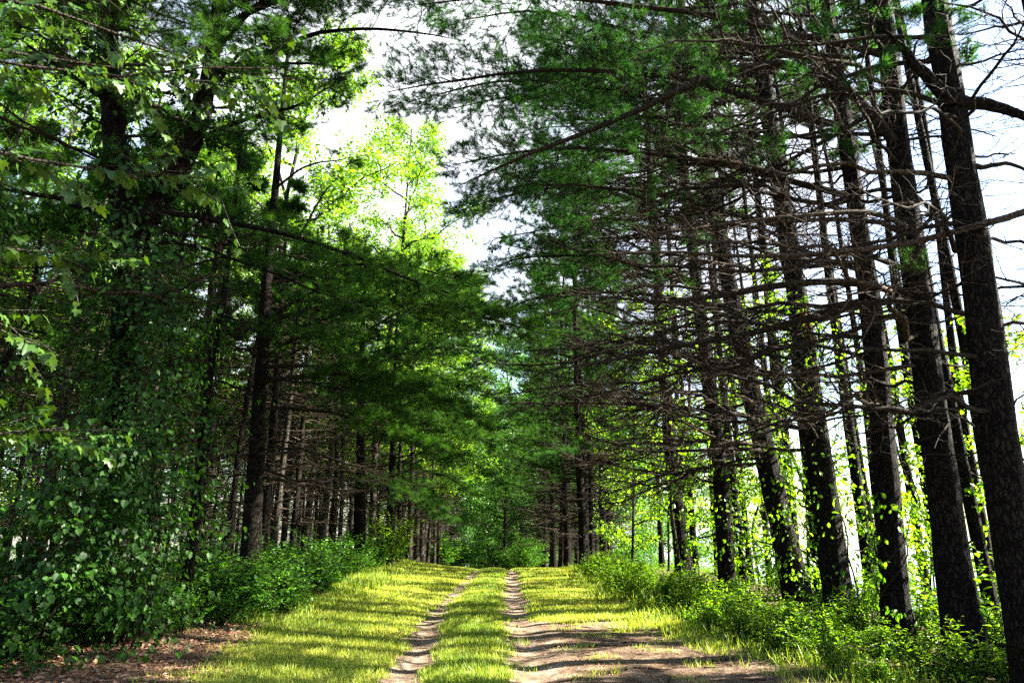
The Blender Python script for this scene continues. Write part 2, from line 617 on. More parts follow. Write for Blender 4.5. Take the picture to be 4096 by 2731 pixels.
# the lake down to the right
lm, nt, out = new_mat('lake_water')
p = nt.nodes.new('ShaderNodeBsdfPrincipled')
p.inputs['Base Color'].default_value = (0.05, 0.08, 0.09, 1)
p.inputs['Roughness'].default_value = 0.12
nz = nt.nodes.new('ShaderNodeTexNoise')
nz.inputs['Scale'].default_value = 1.5
bp = nt.nodes.new('ShaderNodeBump')
bp.inputs['Strength'].default_value = 0.25
bp.inputs['Distance'].default_value = 0.1
nt.links.new(nz.outputs[0], bp.inputs['Height'])
nt.links.new(bp.outputs[0], p.inputs['Normal'])
nt.links.new(p.outputs[0], out.inputs[0])
lk = MB()
lk.add([(13, -50, -2.05), (690, -50, -2.05), (690, 890, -2.05), (13, 890, -2.05)], [(0, 1, 2, 3)])
tag(lk.build('lake', lm), kind='structure')

# ------------------------------------------------------------------ pine building


def trunk_mesh(mb, pts, r0, r1, S=16, flare=0.6, K=None, rng=RNG, mat=0, rough=0.065):
    pts = np.asarray(pts, float)
    K = K or max(12, int((pts[-1][2] - pts[0][2]) * 3))
    P = resample(pts, K)
    h = P[:, 2] - P[0, 2]
    t = h / h[-1]
    rad = r0 + (r1 - r0) * t ** 0.9
    rad = rad * (1 + flare * np.exp(-h / 0.28))
    V, Fc = tubes(P[None], rad[None], S)
    Vr = V.reshape(K, S, 3)
    bumpn = rng.normal(0, 1, (K, S))
    bumpn = (bumpn + np.roll(bumpn, 1, 0) + np.roll(bumpn, -1, 0)) / 2.2
    Vr = P[:, None] + (Vr - P[:, None]) * (1 + rough * bumpn[..., None])
    mb.add(Vr, Fc, 0.5, mat, True)
    return P, rad


def wood_and_sites(P, r0, live, rng, dens=1.0, twig_len=0.34, dead_thin=1.0, droop=0.10, flat=0.28, n3=6):
    """one main stem P (K,3) -> wood mesh builder, tuft origins, axes.  live=(t0, prob): needles past t0"""
    mb = MB()
    K = len(P)
    L = np.linalg.norm(np.diff(P, axis=0), axis=1).sum()
    tt = np.linspace(0, 1, K)
    rad = r0 * (1 - tt) ** 0.75 * 0.9 + 0.004 + r0 * 0.05
    V, Fc = tubes(P[None], rad[None], 6)
    mb.add(V, Fc, 0.5, 0, True)
    n2 = max(5, int(L * 5.5 * dens))
    O, D, t, par = kids(P[None], n2, 0.16, 0.99, 0.6, 1.1, flat, rng)
    keep = rng.uniform(0, 1, len(O)) < 0.9
    O, D, t = O[keep], D[keep], t[keep]
    l2 = L * twig_len * (1.05 - 0.8 * t) * rng.uniform(0.5, 1.2, len(t)) + 0.15
    P2 = grow(O, D, l2, 7, sag=droop, up=0.08, wig=0.09, rng=rng)
    s = np.linspace(0, 1, 7)
    r2 = (0.0035 + 0.0065 * l2)[:, None] * (1 - 0.75 * s)[None]
    V, Fc = tubes(P2, r2 * dead_thin, 4)
    mb.add(V, Fc, 0.5, 0, True)
    O3, D3, t3, par3 = kids(P2, n3, 0.22, 0.98, 0.5, 1.0, flat, rng)
    keep = rng.uniform(0, 1, len(O3)) < 0.85
    O3, D3, t3, par3 = O3[keep], D3[keep], t3[keep], par3[keep]
    l3 = l2[par3] * 0.42 * (1.1 - 0.7 * t3) * rng.uniform(0.5, 1.2, len(t3)) + 0.06
    P3 = grow(O3, D3, l3, 4, sag=0.05, up=0.1, wig=0.10, rng=rng)
    r3 = np.full((len(P3), 4), 0.0034) * np.array([1, .85, .7, .5]) * dead_thin
    V, Fc = tubes(P3, r3, 3)
    mb.add(V, Fc, 0.5, 0, True)
    sites = (np.zeros((0, 3)), np.zeros((0, 3)))
    if live is not None:
        t0, prob = live
        on2 = rng.uniform(0, 1, len(t)) < prob * sstep(t0 - 0.08, t0 + 0.08, t)
        on3 = on2[par3]
        o, a = [], []
        q = P3[on3]
        for fr in (0.45, 0.75, 1.0):
            i = min(2, int(fr * 3 - 1e-6))
            f = fr * 3 - i
            o.append(q[:, i] * (1 - f) + q[:, i + 1] * f)
            a.append(nrm(q[:, i + 1] - q[:, i]) + np.array([0, 0, 0.25]))
        q = P2[on2]
        for i in (3, 4, 5, 6):
            o.append(q[:, i])
            a.append(nrm(q[:, i] - q[:, i - 1]) + np.array([0, 0, 0.25]))
        if prob > 0.5:
            o.append(P[-1:])
            a.append(P[-1:] - P[-2:-1])
        sites = (np.concatenate(o), np.concatenate(a))
    return mb, sites


class Pine:
    """a pine of its own: trunk, each branch a part with its needles as a sub-part"""

    def __init__(self, name, label, pts, r0, r1, cat='pine tree', group=None, mat='bark', needle='needle', seed=1, rough=0.065):
        self.rng = np.random.default_rng(seed)
        b = np.asarray(pts[0], float)
        b[2] = hgt(b[0], b[1]) - 0.08
        self.base = b
        self.root = thing(name, label, cat, tuple(b), group)
        mb = MB()
        self.P, self.rad = trunk_mesh(mb, [b - b] + [np.asarray(q) - b for q in pts[1:]], r0, r1, rng=self.rng, rough=rough)
        mb.build('trunk', M[mat], self.root)
        self.needle = needle
        self.h = self.P[-1, 2]

    def at(self, z):
        """world-height z -> local point on the trunk axis"""
        z = z - self.base[2]
        return np.array([np.interp(z, self.P[:, 2], self.P[:, k]) for k in range(3)])

    def limb(self, pts, r0, live=None, mat='twig', dens=1.0, tufts=TUFT, scale=1.0, **kw):
        P = resample(np.asarray(pts, float) - self.base, 14)
        w = np.cumsum(self.rng.normal(0, 0.012, P.shape), axis=0)
        P = P + w - w[0]
        self._fin(P, r0, live, mat, dens, tufts, scale, **kw)

    def branch(self, z, az, L, el, r0, live=None, mat='twig', dens=1.0, sag=0.15, up=0.06, tufts=TUFT, scale=1.0, **kw):
        o = self.at(z)
        a, e = R(az), R(el)
        D = np.array([[math.cos(a) * math.cos(e), math.sin(a) * math.cos(e), math.sin(e)]])
        P = grow(o[None], D, np.array([L]), 11, sag=sag, up=up, wig=0.07, rng=self.rng)[0]
        self._fin(P, r0, live, mat, dens, tufts, scale, **kw)

    def _fin(self, P, r0, live, mat, dens, tufts, scale, **kw):
        mb, (O, A) = wood_and_sites(P, r0, live, self.rng, dens, **kw)
        b = mb.build('branch', M[mat], self.root)
        if len(O):
            fb = MB()
            scatter(fb, tufts, O, A, scale * self.rng.uniform(0.8, 1.2, len(O)), np.clip(self.rng.normal(0.42, 0.22, len(O)), 0, 1), rng=self.rng)
            fb.build('needles', M[self.needle], b)

    def crown(self, z0, z1, r, n, tufts=TUFT_MID, scale=1.2):
        """the crown high above"""
        g = self.rng
        mb, fb = MB(), MB()
        z = np.sort(g.uniform(z0, z1, n))
        for zz in z:
            o = self.at(min(zz, self.base[2] + self.h))
            o[2] = zz - self.base[2]
            f = (z1 - zz) / (z1 - z0)
            a = g.uniform(0, 2 * math.pi)
            L = r * (0.35 + 0.65 * f) * g.uniform(0.7, 1.1)
            P = grow(o[None], np.array([[math.cos(a), math.sin(a), 0.15]]), np.array([L]), 8, 0.1, 0.1, 0.05, g)[0]
            wb, (O, A) = wood_and_sites(P, 0.02, (0.3, 0.9), g, 0.8, n3=4)
            for v, (fc, m, s), t in zip(wb.v, wb.f, wb.t):
                pass
            V = np.concatenate(wb.v)
            for fc, m, s in wb.f:
                pass
            FF = np.concatenate([fc for fc, _, _ in wb.f])
            mb.add(V, FF, 0.5, 0, True)
            scatter(mb, tufts, O, A, scale * g.uniform(0.8, 1.2, len(O)), np.clip(g.normal(0.4, 0.2, len(O)), 0, 1), 1, g)
        mb.build('crown', [M['twig'], M[self.needle]], self.root)


# ---- the row on the right of the track
GR = 'tall bare pines along the right of the track'
right_row = [
    # name, label, base+trunk points, r0, r1, seed
    ('R1', 'dark pine trunk nearest the right edge, thick diagonal limb crossing it high up',
     [(5.10, 7.2, 0), (5.08, 7.2, 1.18), (5.11, 7.2, 2.62), (5.23, 7.2, 4.58), (5.31, 7.2, 6.54), (5.33, 7.2, 7.98), (5.3, 7.3, 17)], 0.21, 0.07),
    ('R2', 'thick dark pine with long arching limbs, second trunk from the right edge',
     [(5.47, 8.92, 0), (5.51, 8.92, 2.01), (5.58, 8.92, 4.63), (5.66, 8.92, 6.97), (5.78, 8.92, 9.16), (5.9, 9, 18)], 0.215, 0.07),
    ('R3', 'straight pine with leafy shoots round its foot, beside the pine with arching limbs',
     [(5.34, 10.22, 0), (5.49, 10.22, 2.05), (5.62, 10.22, 4.35), (5.63, 10.22, 6.78), (5.62, 10.22, 10.24), (5.6, 10.2, 18)], 0.19, 0.07),
    ('R4', 'leaning pine hung with climbing leaves and showing a strip of torn red bark',
     [(5.62, 12.48, 0), (5.55, 12.48, 2.9), (5.51, 12.48, 5.79), (5.40, 12.48, 8.38), (5.26, 12.48, 12.13), (5.1, 12.5, 19)], 0.25, 0.09),
    ('R5', 'pine leaning furthest towards the track, with low bare limbs over the path',
     [(6.06, 15.28, 0), (5.66, 15.28, 2.88), (5.29, 15.28, 5.87), (4.94, 15.28, 9.18), (4.54, 15.28, 14.47), (4.3, 15.3, 20)], 0.27, 0.08),
    ('R6', 'sunlit pine with vine leaves on its lower trunk, next beyond the furthest leaning pine',
     [(4.91, 16.53, 0), (4.98, 16.53, 2.97), (4.85, 16.53, 5.42), (4.74, 16.53, 7.71), (4.61, 16.53, 10.81), (4.5, 16.5, 20)], 0.20, 0.08),
    ('R7', 'clean grey pine rising from low bushes at the far end of the near row',
     [(6.07, 25.34, 0), (5.88, 25.34, 3.65), (5.78, 25.34, 7.41), (5.76, 25.34, 10.02), (5.7, 25.3, 13.72), (5.6, 25.3, 21)], 0.28, 0.1),
]
PN = {}
for i, (k, lab, pts, r0, r1) in enumerate(right_row):
    PN[k] = Pine('pine_tree', lab, pts, r0, r1, group=GR, seed=100 + i, mat='bark', needle='needle_blue')

# hero limbs
PN['R2'].limb([(5.66, 8.92, 7.05), (5.42, 8.7, 7.34), (4.94, 8.6, 7.77), (4.43, 8.6, 8.24), (3.68, 8.6, 8.39), (3.08, 8.6, 8.1), (2.56, 8.7, 7.95), (1.91, 8.8, 7.55), (1.08, 8.9, 7.2), (0.15, 9.0, 6.9), (-0.71, 9.1, 6.5)],
              0.085, (0.62, 0.75), 'twig', 1.1, flat=0.6)
PN['R1'].limb([(5.25, 7.1, 6.56), (4.94, 7.0, 6.89), (4.68, 6.95, 7.23), (4.45, 6.9, 7.43)], 0.10, None, 'bark', 0.25)
PN['R1'].limb([(5.25, 7.1, 6.56), (5.6, 7.05, 6.5), (6.03, 7.0, 6.27), (6.33, 7.0, 6.01)], 0.09, None, 'bark', 0.6)
PN['R1'].limb([(5.24, 7.1, 5.72), (5.82, 7.1, 5.74), (6.14, 7.1, 5.56)], 0.035, None, 'twig', 1.0)
R0_limb = ([(7.4, 7.2, 5.75), (6.6, 7.0, 5.35), (6.0, 6.95, 5.1), (5.24, 6.92, 4.86), (4.93, 6.95, 4.76), (4.19, 7.0, 4.63), (3.46, 7.0, 4.55), (2.5, 7.0, 4.51), (1.79, 7.0, 4.62), (0.9, 7.0, 4.58)], 0.05, None, 'pale_wood', 0.45)
PN['R2'].limb([(5.55, 8.9, 4.74), (5.19, 8.6, 4.77), (4.5, 8.6, 4.83), (3.93, 8.6, 4.89), (3.27, 8.6, 4.74), (2.45, 8.6, 4.58), (1.01, 8.6, 4.64)], 0.06, None, 'twig', 0.8)
PN['R2'].limb([(5.55, 8.9, 4.70), (5.14, 8.6, 4.64), (4.16, 8.6, 4.4), (3.5, 8.6, 4.16), (2.7, 8.6, 4.1), (1.83, 8.7, 3.87), (0.42, 8.8, 3.64)], 0.055, None, 'twig', 0.8)
PN['R2'].limb([(5.6, 8.9, 5.75), (5.22, 8.4, 5.68), (4.87, 8.2, 5.61), (4.32, 8, 5.68), (3.69, 8, 5.49), (2.91, 8, 5.49), (1.6, 8, 5.3)], 0.04, None, 'pale_wood', 0.8)
PN['R5'].limb([(5.6, 15.2, 3.4), (4.8, 13.6, 3.3), (4.12, 13.4, 3.28), (3.63, 13.4, 3.53), (3.13, 13.4, 3.84), (2.72, 13.4, 4.17)], 0.05, None, 'pale_wood', 0.6)
PN['R5'].limb([(5.55, 15.2, 3.95), (4.69, 13.8, 3.92), (2.8, 13.4, 4.01), (1.07, 13.4, 4.05), (-0.14, 13.4, 4.01)], 0.06, None, 'twig', 0.8)
PN['R5'].limb([(5.6, 15.2, 3.3), (4.75, 13.8, 3.24), (3.6, 13.4, 3.15), (2.75, 13.4, 3.08), (1.74, 13.4, 3.32), (0.81, 13.4, 3.71)], 0.05, None, 'twig', 0.8)
PN['R4'].limb([(5.55, 12.4, 3.2), (5.08, 11.6, 3.41), (4.51, 11.4, 3.67), (3.79, 11.4, 3.89), (2.85, 11.4, 4.11)], 0.035, None, 'twig', 0.8)

for k, z, pts in (
        ('R3', 8.2, [(3.0, 10.0, 9.0), (0.6, 9.8, 9.0), (-1.9, 9.5, 8.3)]),
        ('R2', 8.6, [(3.0, 8.8, 9.3), (0.6, 8.7, 9.6), (-1.4, 8.6, 9.3)]),
        ('R3', 6.9, [(3.0, 10.0, 7.5), (0.8, 9.9, 7.7), (-0.9, 9.8, 7.3)]),
        ('R4', 9.3, [(2.6, 12.3, 10.4), (-0.1, 12.0, 10.6), (-2.0, 12.0, 10.0)]),
        ('R4', 7.4, [(2.6, 12.3, 8.2), (0.4, 12.0, 8.1), (-1.0, 12.0, 7.6)]),
        ('R4', 10.8, [(2.6, 12.0, 11.6), (0.4, 11.6, 11.9), (-1.2, 11.5, 11.5)]),
        ('R5', 8.4, [(2.6, 15.2, 9.6), (0.2, 15.0, 9.7), (-1.0, 15.0, 9.2)]),
        ('R5', 10.6, [(2.4, 15.2, 11.9), (0.0, 15.0, 12.2), (-1.6, 15.0, 11.8)]),
        ('R5', 12.6, [(2.2, 15.2, 13.6), (0.3, 15.0, 14.0)]),
        ('R5', 6.6, [(2.8, 15.2, 7.0), (0.6, 15.0, 6.9), (-0.6, 15.0, 6.4)]),
        ('R6', 7.6, [(2.4, 16.4, 8.4), (0.2, 16.4, 8.4), (-0.8, 16.4, 8.0)]),
        ('R6', 10.0, [(2.4, 16.8, 11.2), (0.4, 17.0, 11.4)]),
        ('R7', 6.0, [(3.0, 24.8, 6.4), (0.4, 24.4, 5.9), (-1.0, 24.2, 5.3)]),
        ('R7', 7.5, [(3.0, 24.8, 8.2), (0.2, 24.4, 7.9), (-1.4, 24.2, 7.3)]),
        ('R7', 10.2, [(3.0, 25.2, 11.6), (0.2, 25.4, 11.8), (-1.4, 25.4, 11.3)]),
        ('R7', 14.0, [(3.0, 25.2, 15.4), (0.2, 25.4, 15.9), (-1.0, 25.4, 15.4)]),
        ('R7', 4.6, [(3.2, 24.6, 4.6), (1.2, 24.2, 4.0)]),
        ('R7', 9.0, [(3.0, 25, 10.2), (0.6, 24.6, 10.2)]),
        ('R7', 12.0, [(3.0, 25, 13.4), (0.4, 24.6, 13.8)])):
    o = PN[k].at(z) + PN[k].base
    PN[k].limb([tuple(o)] + pts, 0.055, (0.42, 0.85), 'twig', 1.5, twig_len=0.27, flat=0.25, n3=6)

t = PN['R0'] = Pine('pine_tree', 'pine just beyond the right edge, its long pale limb crossing in front of the trunks', [(7.4, 7.2, 0), (7.4, 7.2, 4), (7.5, 7.2, 9), (7.5, 7.2, 16)], 0.2, 0.05, group=GR, seed=140)
t.limb(*R0_limb, twig_len=0.2)
for j, z in enumerate(np.linspace(2.6, 10, 20)):
    t.branch(z, t.rng.normal(185, 35), t.rng.uniform(1.6, 3.4), t.rng.uniform(-5, 20), 0.024, (0.6, 0.6) if j % 5 == 4 else None, 'twig', 0.9, sag=t.rng.uniform(0, 0.2), flat=0.6)
t.crown(9, 16, 2.2, 9)

# more branches: a fan towards the track, short stubs behind
spec = {'R1': (22, 3.0, 8.5, 3.4), 'R2': (30, 3.2, 10.5, 4.8), 'R3': (36, 3.2, 11.5, 5.0), 'R4': (44, 3.0, 12.5, 5.2), 'R5': (50, 3.0, 14.5, 5.2), 'R6': (52, 2.6, 15.0, 5.0), 'R7': (52, 3.0, 17.5, 5.0)}
for k, (n, z0, z1, L0) in spec.items():
    t = PN[k]
    g = t.rng
    for j, z in enumerate(np.linspace(z0, z1, n) + g.uniform(-0.15, 0.15, n)):
        f = (z - z0) / (z1 - z0)
        if j % 4 == 3:
            az, L = g.uniform(-60, 75), g.uniform(0.7, 1.8)
        elif j % 4 == 1:
            az, L = g.choice([g.uniform(95, 150), g.uniform(210, 260)]), L0 * g.uniform(0.35, 0.7)
        else:
            az, L = g.normal(178, 22), L0 * g.uniform(0.65, 1.1)
        lv = None
        if z > 6.3 and 100 < az < 260:
            lv = (max(0.4, 0.8 - 0.05 * (z - 6)), min(0.6, 0.2 + 0.07 * (z - 6)))
        t.branch(z, az, L, g.uniform(-4, 16), 0.013 + 0.005 * L, lv, 'twig' if g.uniform() < 0.8 else 'pale_wood', g.uniform(1.1, 1.8), sag=g.uniform(-0.02, 0.25), up=g.uniform(0, 0.12), flat=0.6,
                 tufts=TUFT if t.base[1] < 13 else TUFT_MID)
    t.crown(z1 - 0.5, t.base[2] + t.h, 2.2, 7)

# torn red bark on the leaning vine tree
t = PN['R4']
tb = MB()
for dz in np.linspace(0, 0.55, 8):
    o = t.at(5.25 + dz + 0.3) + np.array([-0.06 + 0.03 * t.rng.normal(), -0.25, -0.3])
    P = grow(o[None], np.array([[0.15, -0.15, -1.0]]), np.array([0.45]), 6, 0, 0, 0.12, t.rng)
    V, Fc = tubes(P, np.linspace(0.024, 0.006, 6)[None], 4)
    tb.add(V, Fc, 0.5, 0, True)
tag(tb.build('torn_bark', M['red_wood'], t.root), label='strip of torn red bark')

# ---- the row on the left of the track: boughs with needles
GL = 'dark pines along the left of the track'
left_row = [
    ('L0', 'forked dark tree smothered in vines on the left of the track',
     [(-5.5, 10, 0), (-5.59, 10, 1.45), (-5.77, 10, 3.62), (-6.05, 10, 6.22), (-6.55, 10, 7.77), (-7.03, 10, 10.06), (-7.2, 10, 15)], 0.27, 0.10),
    ('L1', 'stout grey pine trunk standing bare above the bushes on the left, partly sunlit',
     [(-4.75, 13, 0), (-4.76, 13, 1.18), (-4.85, 13, 3.36), (-4.89, 13, 5.07), (-4.96, 13, 6.43), (-5.0, 13, 12.8)], 0.20, 0.02),
    ('L2', 'thin dark crooked trunk between the vine covered tree and the stout grey pine',
     [(-4.98, 11, 0), (-4.94, 11, 1.13), (-4.99, 11, 3.45), (-4.97, 11, 4.55), (-4.89, 11, 5.46), (-4.9, 11, 8.5)], 0.085, 0.03),
    ('L3', 'dark pine trunk behind the tall light green bush on the left',
     [(-5.2, 24, 0), (-5.15, 24, 1.24), (-5.3, 24, 4.5), (-5.45, 24, 8), (-5.5, 24, 11.5)], 0.24, 0.03),
    ('L4', 'pine at the left just before the crest, its low bough drooping over the grass',
     [(-5.0, 29, 0), (-5.0, 29, 3), (-5.1, 29, 8), (-5.1, 29, 12)], 0.19, 0.03),
    ('L5', 'slim pine at the left crest of the track, standing nearest the end of the grass',
     [(-4.9, 34, 0), (-4.9, 34, 4), (-5, 34, 9), (-5.1, 34, 13)], 0.16, 0.03),
    ('L7', 'pine deep in the left thicket between the stout grey pine and light green bush',
     [(-6.3, 18, 0), (-6.3, 18, 4), (-6.4, 18, 8), (-6.5, 18, 11)], 0.15, 0.03),
    ('L6', 'pine behind the vine covered tree, dark boughs at the upper left',
     [(-7.6, 7.6, 0), (-7.5, 7.6, 4), (-7.5, 7.6, 9), (-7.4, 7.6, 17)], 0.22, 0.07),
]
for i, (k, lab, pts, r0, r1) in enumerate(left_row):
    PN[k] = Pine('vine_covered_tree' if k == 'L0' else 'pine_tree', lab, pts, r0, r1, 'tree' if k == 'L0' else 'pine tree', GL, mat='bark_grey' if k == 'L5' else 'bark', seed=200 + i)

t = PN['L0']
# the fork
fb = MB()
fp = resample(np.array([(-6.0, 10, 6.0), (-5.58, 9.95, 6.82), (-5.23, 9.9, 7.45), (-5.12, 9.9, 8.26), (-5.07, 9.9, 9.1), (-5.09, 9.9, 10.33), (-5.0, 9.9, 14)]) - t.base, 24)
V, Fc = tubes(fp[None], np.linspace(0.18, 0.05, 24)[None], 10)
fb.add(V, Fc, 0.5, 0, True)
fb.build('forked_trunk', M['bark'], t.root)
t.limb([(-5.95, 9.9, 6.3), (-5.61, 9.5, 6.42), (-4.79, 9.5, 6.2), (-4.05, 9.6, 6.1), (-3.12, 9.8, 5.92), (-2.25, 10.1, 5.71), (-1.3, 10.5, 5.45), (-0.5, 10.9, 5.3)], 0.05, (0.22, 0.95), 'bark', 1.5, twig_len=0.26)
t.limb([(-5.2, 9.9, 7.77), (-4.74, 10, 8.09), (-4.25, 10, 8.34), (-3.48, 10, 8.59), (-2.78, 10, 9.1)], 0.04, (0.3, 0.8), 'bark', 1.4)
t.limb([(-5.08, 9.9, 9.0), (-4.2, 10, 9.5), (-3.2, 10, 9.9), (-2.2, 10.1, 10.1), (-1.0, 10.3, 10.0)], 0.05, (0.25, 0.9), 'bark', 1.6)
t.limb([(-5.05, 9.9, 9.9), (-4.0, 9.9, 10.5), (-2.6, 9.9, 10.9), (-1.2, 10, 11.0)], 0.05, (0.2, 0.9), 'bark', 1.6)
t.limb([(-6.0, 10, 5.9), (-5.2, 9.6, 5.9), (-4.3, 9.6, 5.6), (-3.2, 9.9, 5.2), (-2.4, 10.3, 5.0)], 0.035, (0.3, 0.9), 'bark', 1.3)
t.limb([(-6.1, 10, 6.3), (-7.0, 9.4, 6.5), (-8.4, 8.8, 6.6)], 0.05, (0.5, 0.7), 'bark', 1.3)
for a, b, c in (((-5.1, 9.9, 10.2), (-3.4, 9.9, 11.2), (-1.4, 9.9, 11.6)), ((-5.1, 9.9, 9.4), (-4.0, 9.2, 9.9), (-2.8, 8.7, 9.9)), ((-5.1, 9.9, 8.6), (-4.4, 9.3, 8.9), (-3.5, 8.8, 8.8)), ((-5.1, 9.9, 10.8), (-4.0, 10.6, 11.6), (-2.4, 11, 12.2)), ((-6.8, 10, 9.2), (-6.3, 9.0, 9.6), (-5.6, 8.2, 9.6)), ((-6.7, 10, 8.5), (-7.5, 9.2, 9.0), (-8.2, 8.6, 9.0))):
    t.limb([a, b, c], 0.04, (0.15, 0.92), 'bark', 1.9, n3=7)
t.needle = 'needle_blue'
for a, b, c in (((-5.1, 9.9, 9.8), (-3.8, 9.4, 10.3), (-2.2, 9.0, 10.2)), ((-5.1, 9.9, 10.4), (-4.2, 9.2, 10.9), (-3.0, 8.7, 10.8)), ((-5.1, 9.9, 9.0), (-4.3, 10.4, 9.6), (-3.0, 10.9, 9.9)), ((-5.0, 9.9, 11.4), (-3.6, 9.9, 12.2), (-1.6, 10, 12.4)), ((-5.0, 9.9, 11.0), (-3.8, 8.6, 11.3), (-2.4, 7.9, 10.9)), ((-7.0, 10, 9.8), (-5.9, 9.2, 10.4), (-4.9, 8.4, 10.4)), ((-7.0, 10, 10.2), (-7.3, 8.9, 10.6), (-7.2, 8.0, 10.4))):
    t.limb([a, b, c], 0.04, (0.12, 0.95), 'bark', 2.1, n3=8)
t.crown(10, 15, 3.2, 16)
t = PN['L1']
t.limb([(-4.85, 13, 4.7), (-3.9, 12.6, 4.65), (-2.9, 12.3, 4.5), (-1.9, 12.1, 4.15), (-1.0, 12.0, 3.75)], 0.045, (0.18, 0.97), 'twig', 1.9, twig_len=0.30)
t.limb([(-4.85, 13, 4.5), (-3.7, 12.2, 4.2), (-2.8, 11.8, 3.95), (-1.9, 11.7, 3.6)], 0.035, (0.35, 0.9), 'twig', 1.5)
t.limb([(-4.85, 13, 5.2), (-3.5, 13.2, 5.9), (-2.2, 13.4, 6.2), (-1.0, 13.6, 6.2), (0.0, 13.8, 6.0)], 0.045, (0.35, 0.97), 'twig', 1.9, twig_len=0.28)
t.limb([(-4.85, 13, 3.0), (-3.9, 12.4, 3.0), (-2.9, 12.0, 3.2), (-2.2, 11.9, 3.5)], 0.035, None, 'pale_wood', 0.9)
t.limb([(-4.85, 13, 4.1), (-5.66, 12.5, 4.35), (-6.32, 12.5, 4.43)], 0.035, (0.4, 0.6), 'twig', 1.0)
t.limb([(-4.85, 13, 4.9), (-4.0, 12.0, 5.0), (-3.2, 11.3, 4.9), (-2.6, 11.0, 4.5)], 0.035, (0.25, 0.95), 'twig', 1.8)
t.limb([(-4.85, 13, 5.7), (-3.7, 12.6, 6.3), (-2.6, 12.4, 6.4), (-1.7, 12.4, 6.2)], 0.035, (0.3, 0.9), 'twig', 1.8)
t.limb([(-4.9, 13, 8.6), (-4.2, 12.8, 9.0), (-3.2, 12.7, 9.1)], 0.025, (0.5, 0.6), 'twig', 1.2)
for pts, r in (([(-4.9, 13, 5.6), (-3.4, 12.9, 6.0), (-1.8, 12.9, 6.0), (-0.4, 13.0, 5.7), (0.5, 13.1, 5.4)], 0.05),
               ([(-4.85, 13, 4.4), (-3.6, 12.5, 4.5), (-2.3, 12.2, 4.3), (-1.2, 12.0, 3.9), (-0.5, 11.9, 3.5)], 0.05),
               ([(-4.9, 13, 6.4), (-3.6, 13.4, 7.0), (-2.0, 13.8, 7.1), (-0.8, 14.2, 6.8)], 0.045),
               ([(-4.85, 13, 3.9), (-3.9, 13.4, 3.9), (-2.6, 14.0, 3.6), (-1.6, 14.4, 3.2)], 0.04)):
    t.limb(pts, r, (0.3, 0.97), 'twig', 2.3, twig_len=0.30, flat=0.16, n3=7)
t = PN['L3']
t.limb([(-5.2, 24, 3.7), (-4.1, 22.6, 3.2), (-3.0, 22.0, 2.6), (-2.1, 21.8, 2.0)], 0.035, (0.15, 0.97), 'twig', 2.2)
t.limb([(-5.2, 24, 5.5), (-3.6, 23, 5.6), (-2.2, 22.5, 5.2), (-0.9, 22.3, 4.6)], 0.04, (0.2, 0.97), 'twig', 2.2)
t.limb([(-5.3, 24, 7.2), (-3.6, 23.4, 7.7), (-2.0, 23.2, 7.8), (-0.5, 23, 7.4)], 0.04, (0.25, 0.95), 'twig', 2.2)
t.limb([(-5.3, 24, 8.6), (-4.0, 23.4, 9.2), (-2.6, 23.2, 9.4), (-1.5, 23, 9.2)], 0.04, (0.25, 0.95), 'twig', 2.0)
t = PN['L4']
t.limb([(-5.0, 29, 5.2), (-3.4, 28.2, 5.0), (-1.8, 27.8, 4.3), (-0.5, 27.5, 3.5)], 0.04, (0.15, 0.97), 'twig', 2.2)
t.limb([(-5.0, 29, 7.5), (-3.2, 28.5, 7.7), (-1.6, 28, 7.3), (-0.2, 28, 6.6)], 0.04, (0.15, 0.97), 'twig', 2.2)
t.limb([(-5.0, 29, 9.2), (-3.2, 28.5, 9.8), (-1.4, 28, 9.8), (0.0, 28, 9.3)], 0.04, (0.15, 0.97), 'twig', 2.0)
t.limb([(-5.0, 29, 10.6), (-3.4, 28.5, 11.6), (-1.8, 28, 12.0)], 0.04, (0.15, 0.9), 'twig', 2.0)
t.limb([(-5.0, 29, 3.6), (-3.8, 28.5, 3.2), (-2.9, 28, 2.5)], 0.03, (0.2, 0.95), 'twig', 2.0)
t = PN['L5']
t.limb([(-4.9, 34, 4.5), (-3.2, 33, 4.0), (-1.8, 32.6, 3.0)], 0.04, (0.15, 0.97), 'twig', 2.2)
t.limb([(-4.9, 34, 6.5), (-3.0, 33, 6.4), (-1.0, 32.6, 5.4)], 0.04, (0.15, 0.97), 'twig', 2.2)
for k, (n, z0, z1, L0, lz) in {'L0': (22, 4.8, 12.5, 3.2, 7.0), 'L1': (24, 2.4, 7.2, 2.6, 6.2), 'L2': (9, 2, 8, 1.2, 9), 'L3': (28, 2.4, 10.5, 3.4, 4.6), 'L4': (28, 2.6, 11, 3.6, 4.0), 'L5': (28, 2.2, 12, 3.8, 2.6), 'L6': (34, 3.0, 14, 4.0, 4.5), 'L7': (24, 2.4, 10, 2.4, 8.0)}.items():
    t = PN[k]
    g = t.rng
    for j, z in enumerate(np.linspace(z0, z1, n) + g.uniform(-0.15, 0.15, n)):
        az = g.normal(0, 45) if j % 2 == 0 else g.uniform(60, 300)
        L = L0 * g.uniform(0.6, 1.1) * (1 if abs(az) < 70 else 0.6)
        lv = (0.4, min(0.85, 0.4 + 0.1 * (z - lz))) if z > lz else None
        t.branch(z, az, L, g.uniform(-6, 14), 0.014 + 0.006 * L, lv, 'twig', g.uniform(1.0, 1.5), sag=g.uniform(0.08, 0.2), up=0.06, tufts=TUFT if t.base[1] < 14 else TUFT_MID)
    if k == 'L6':
        t.crown(z1 - 1.5, t.base[2] + t.h, 2.2, 9)

# ------------------------------------------------------------------ trees that repeat (one built of each kind, then copied)


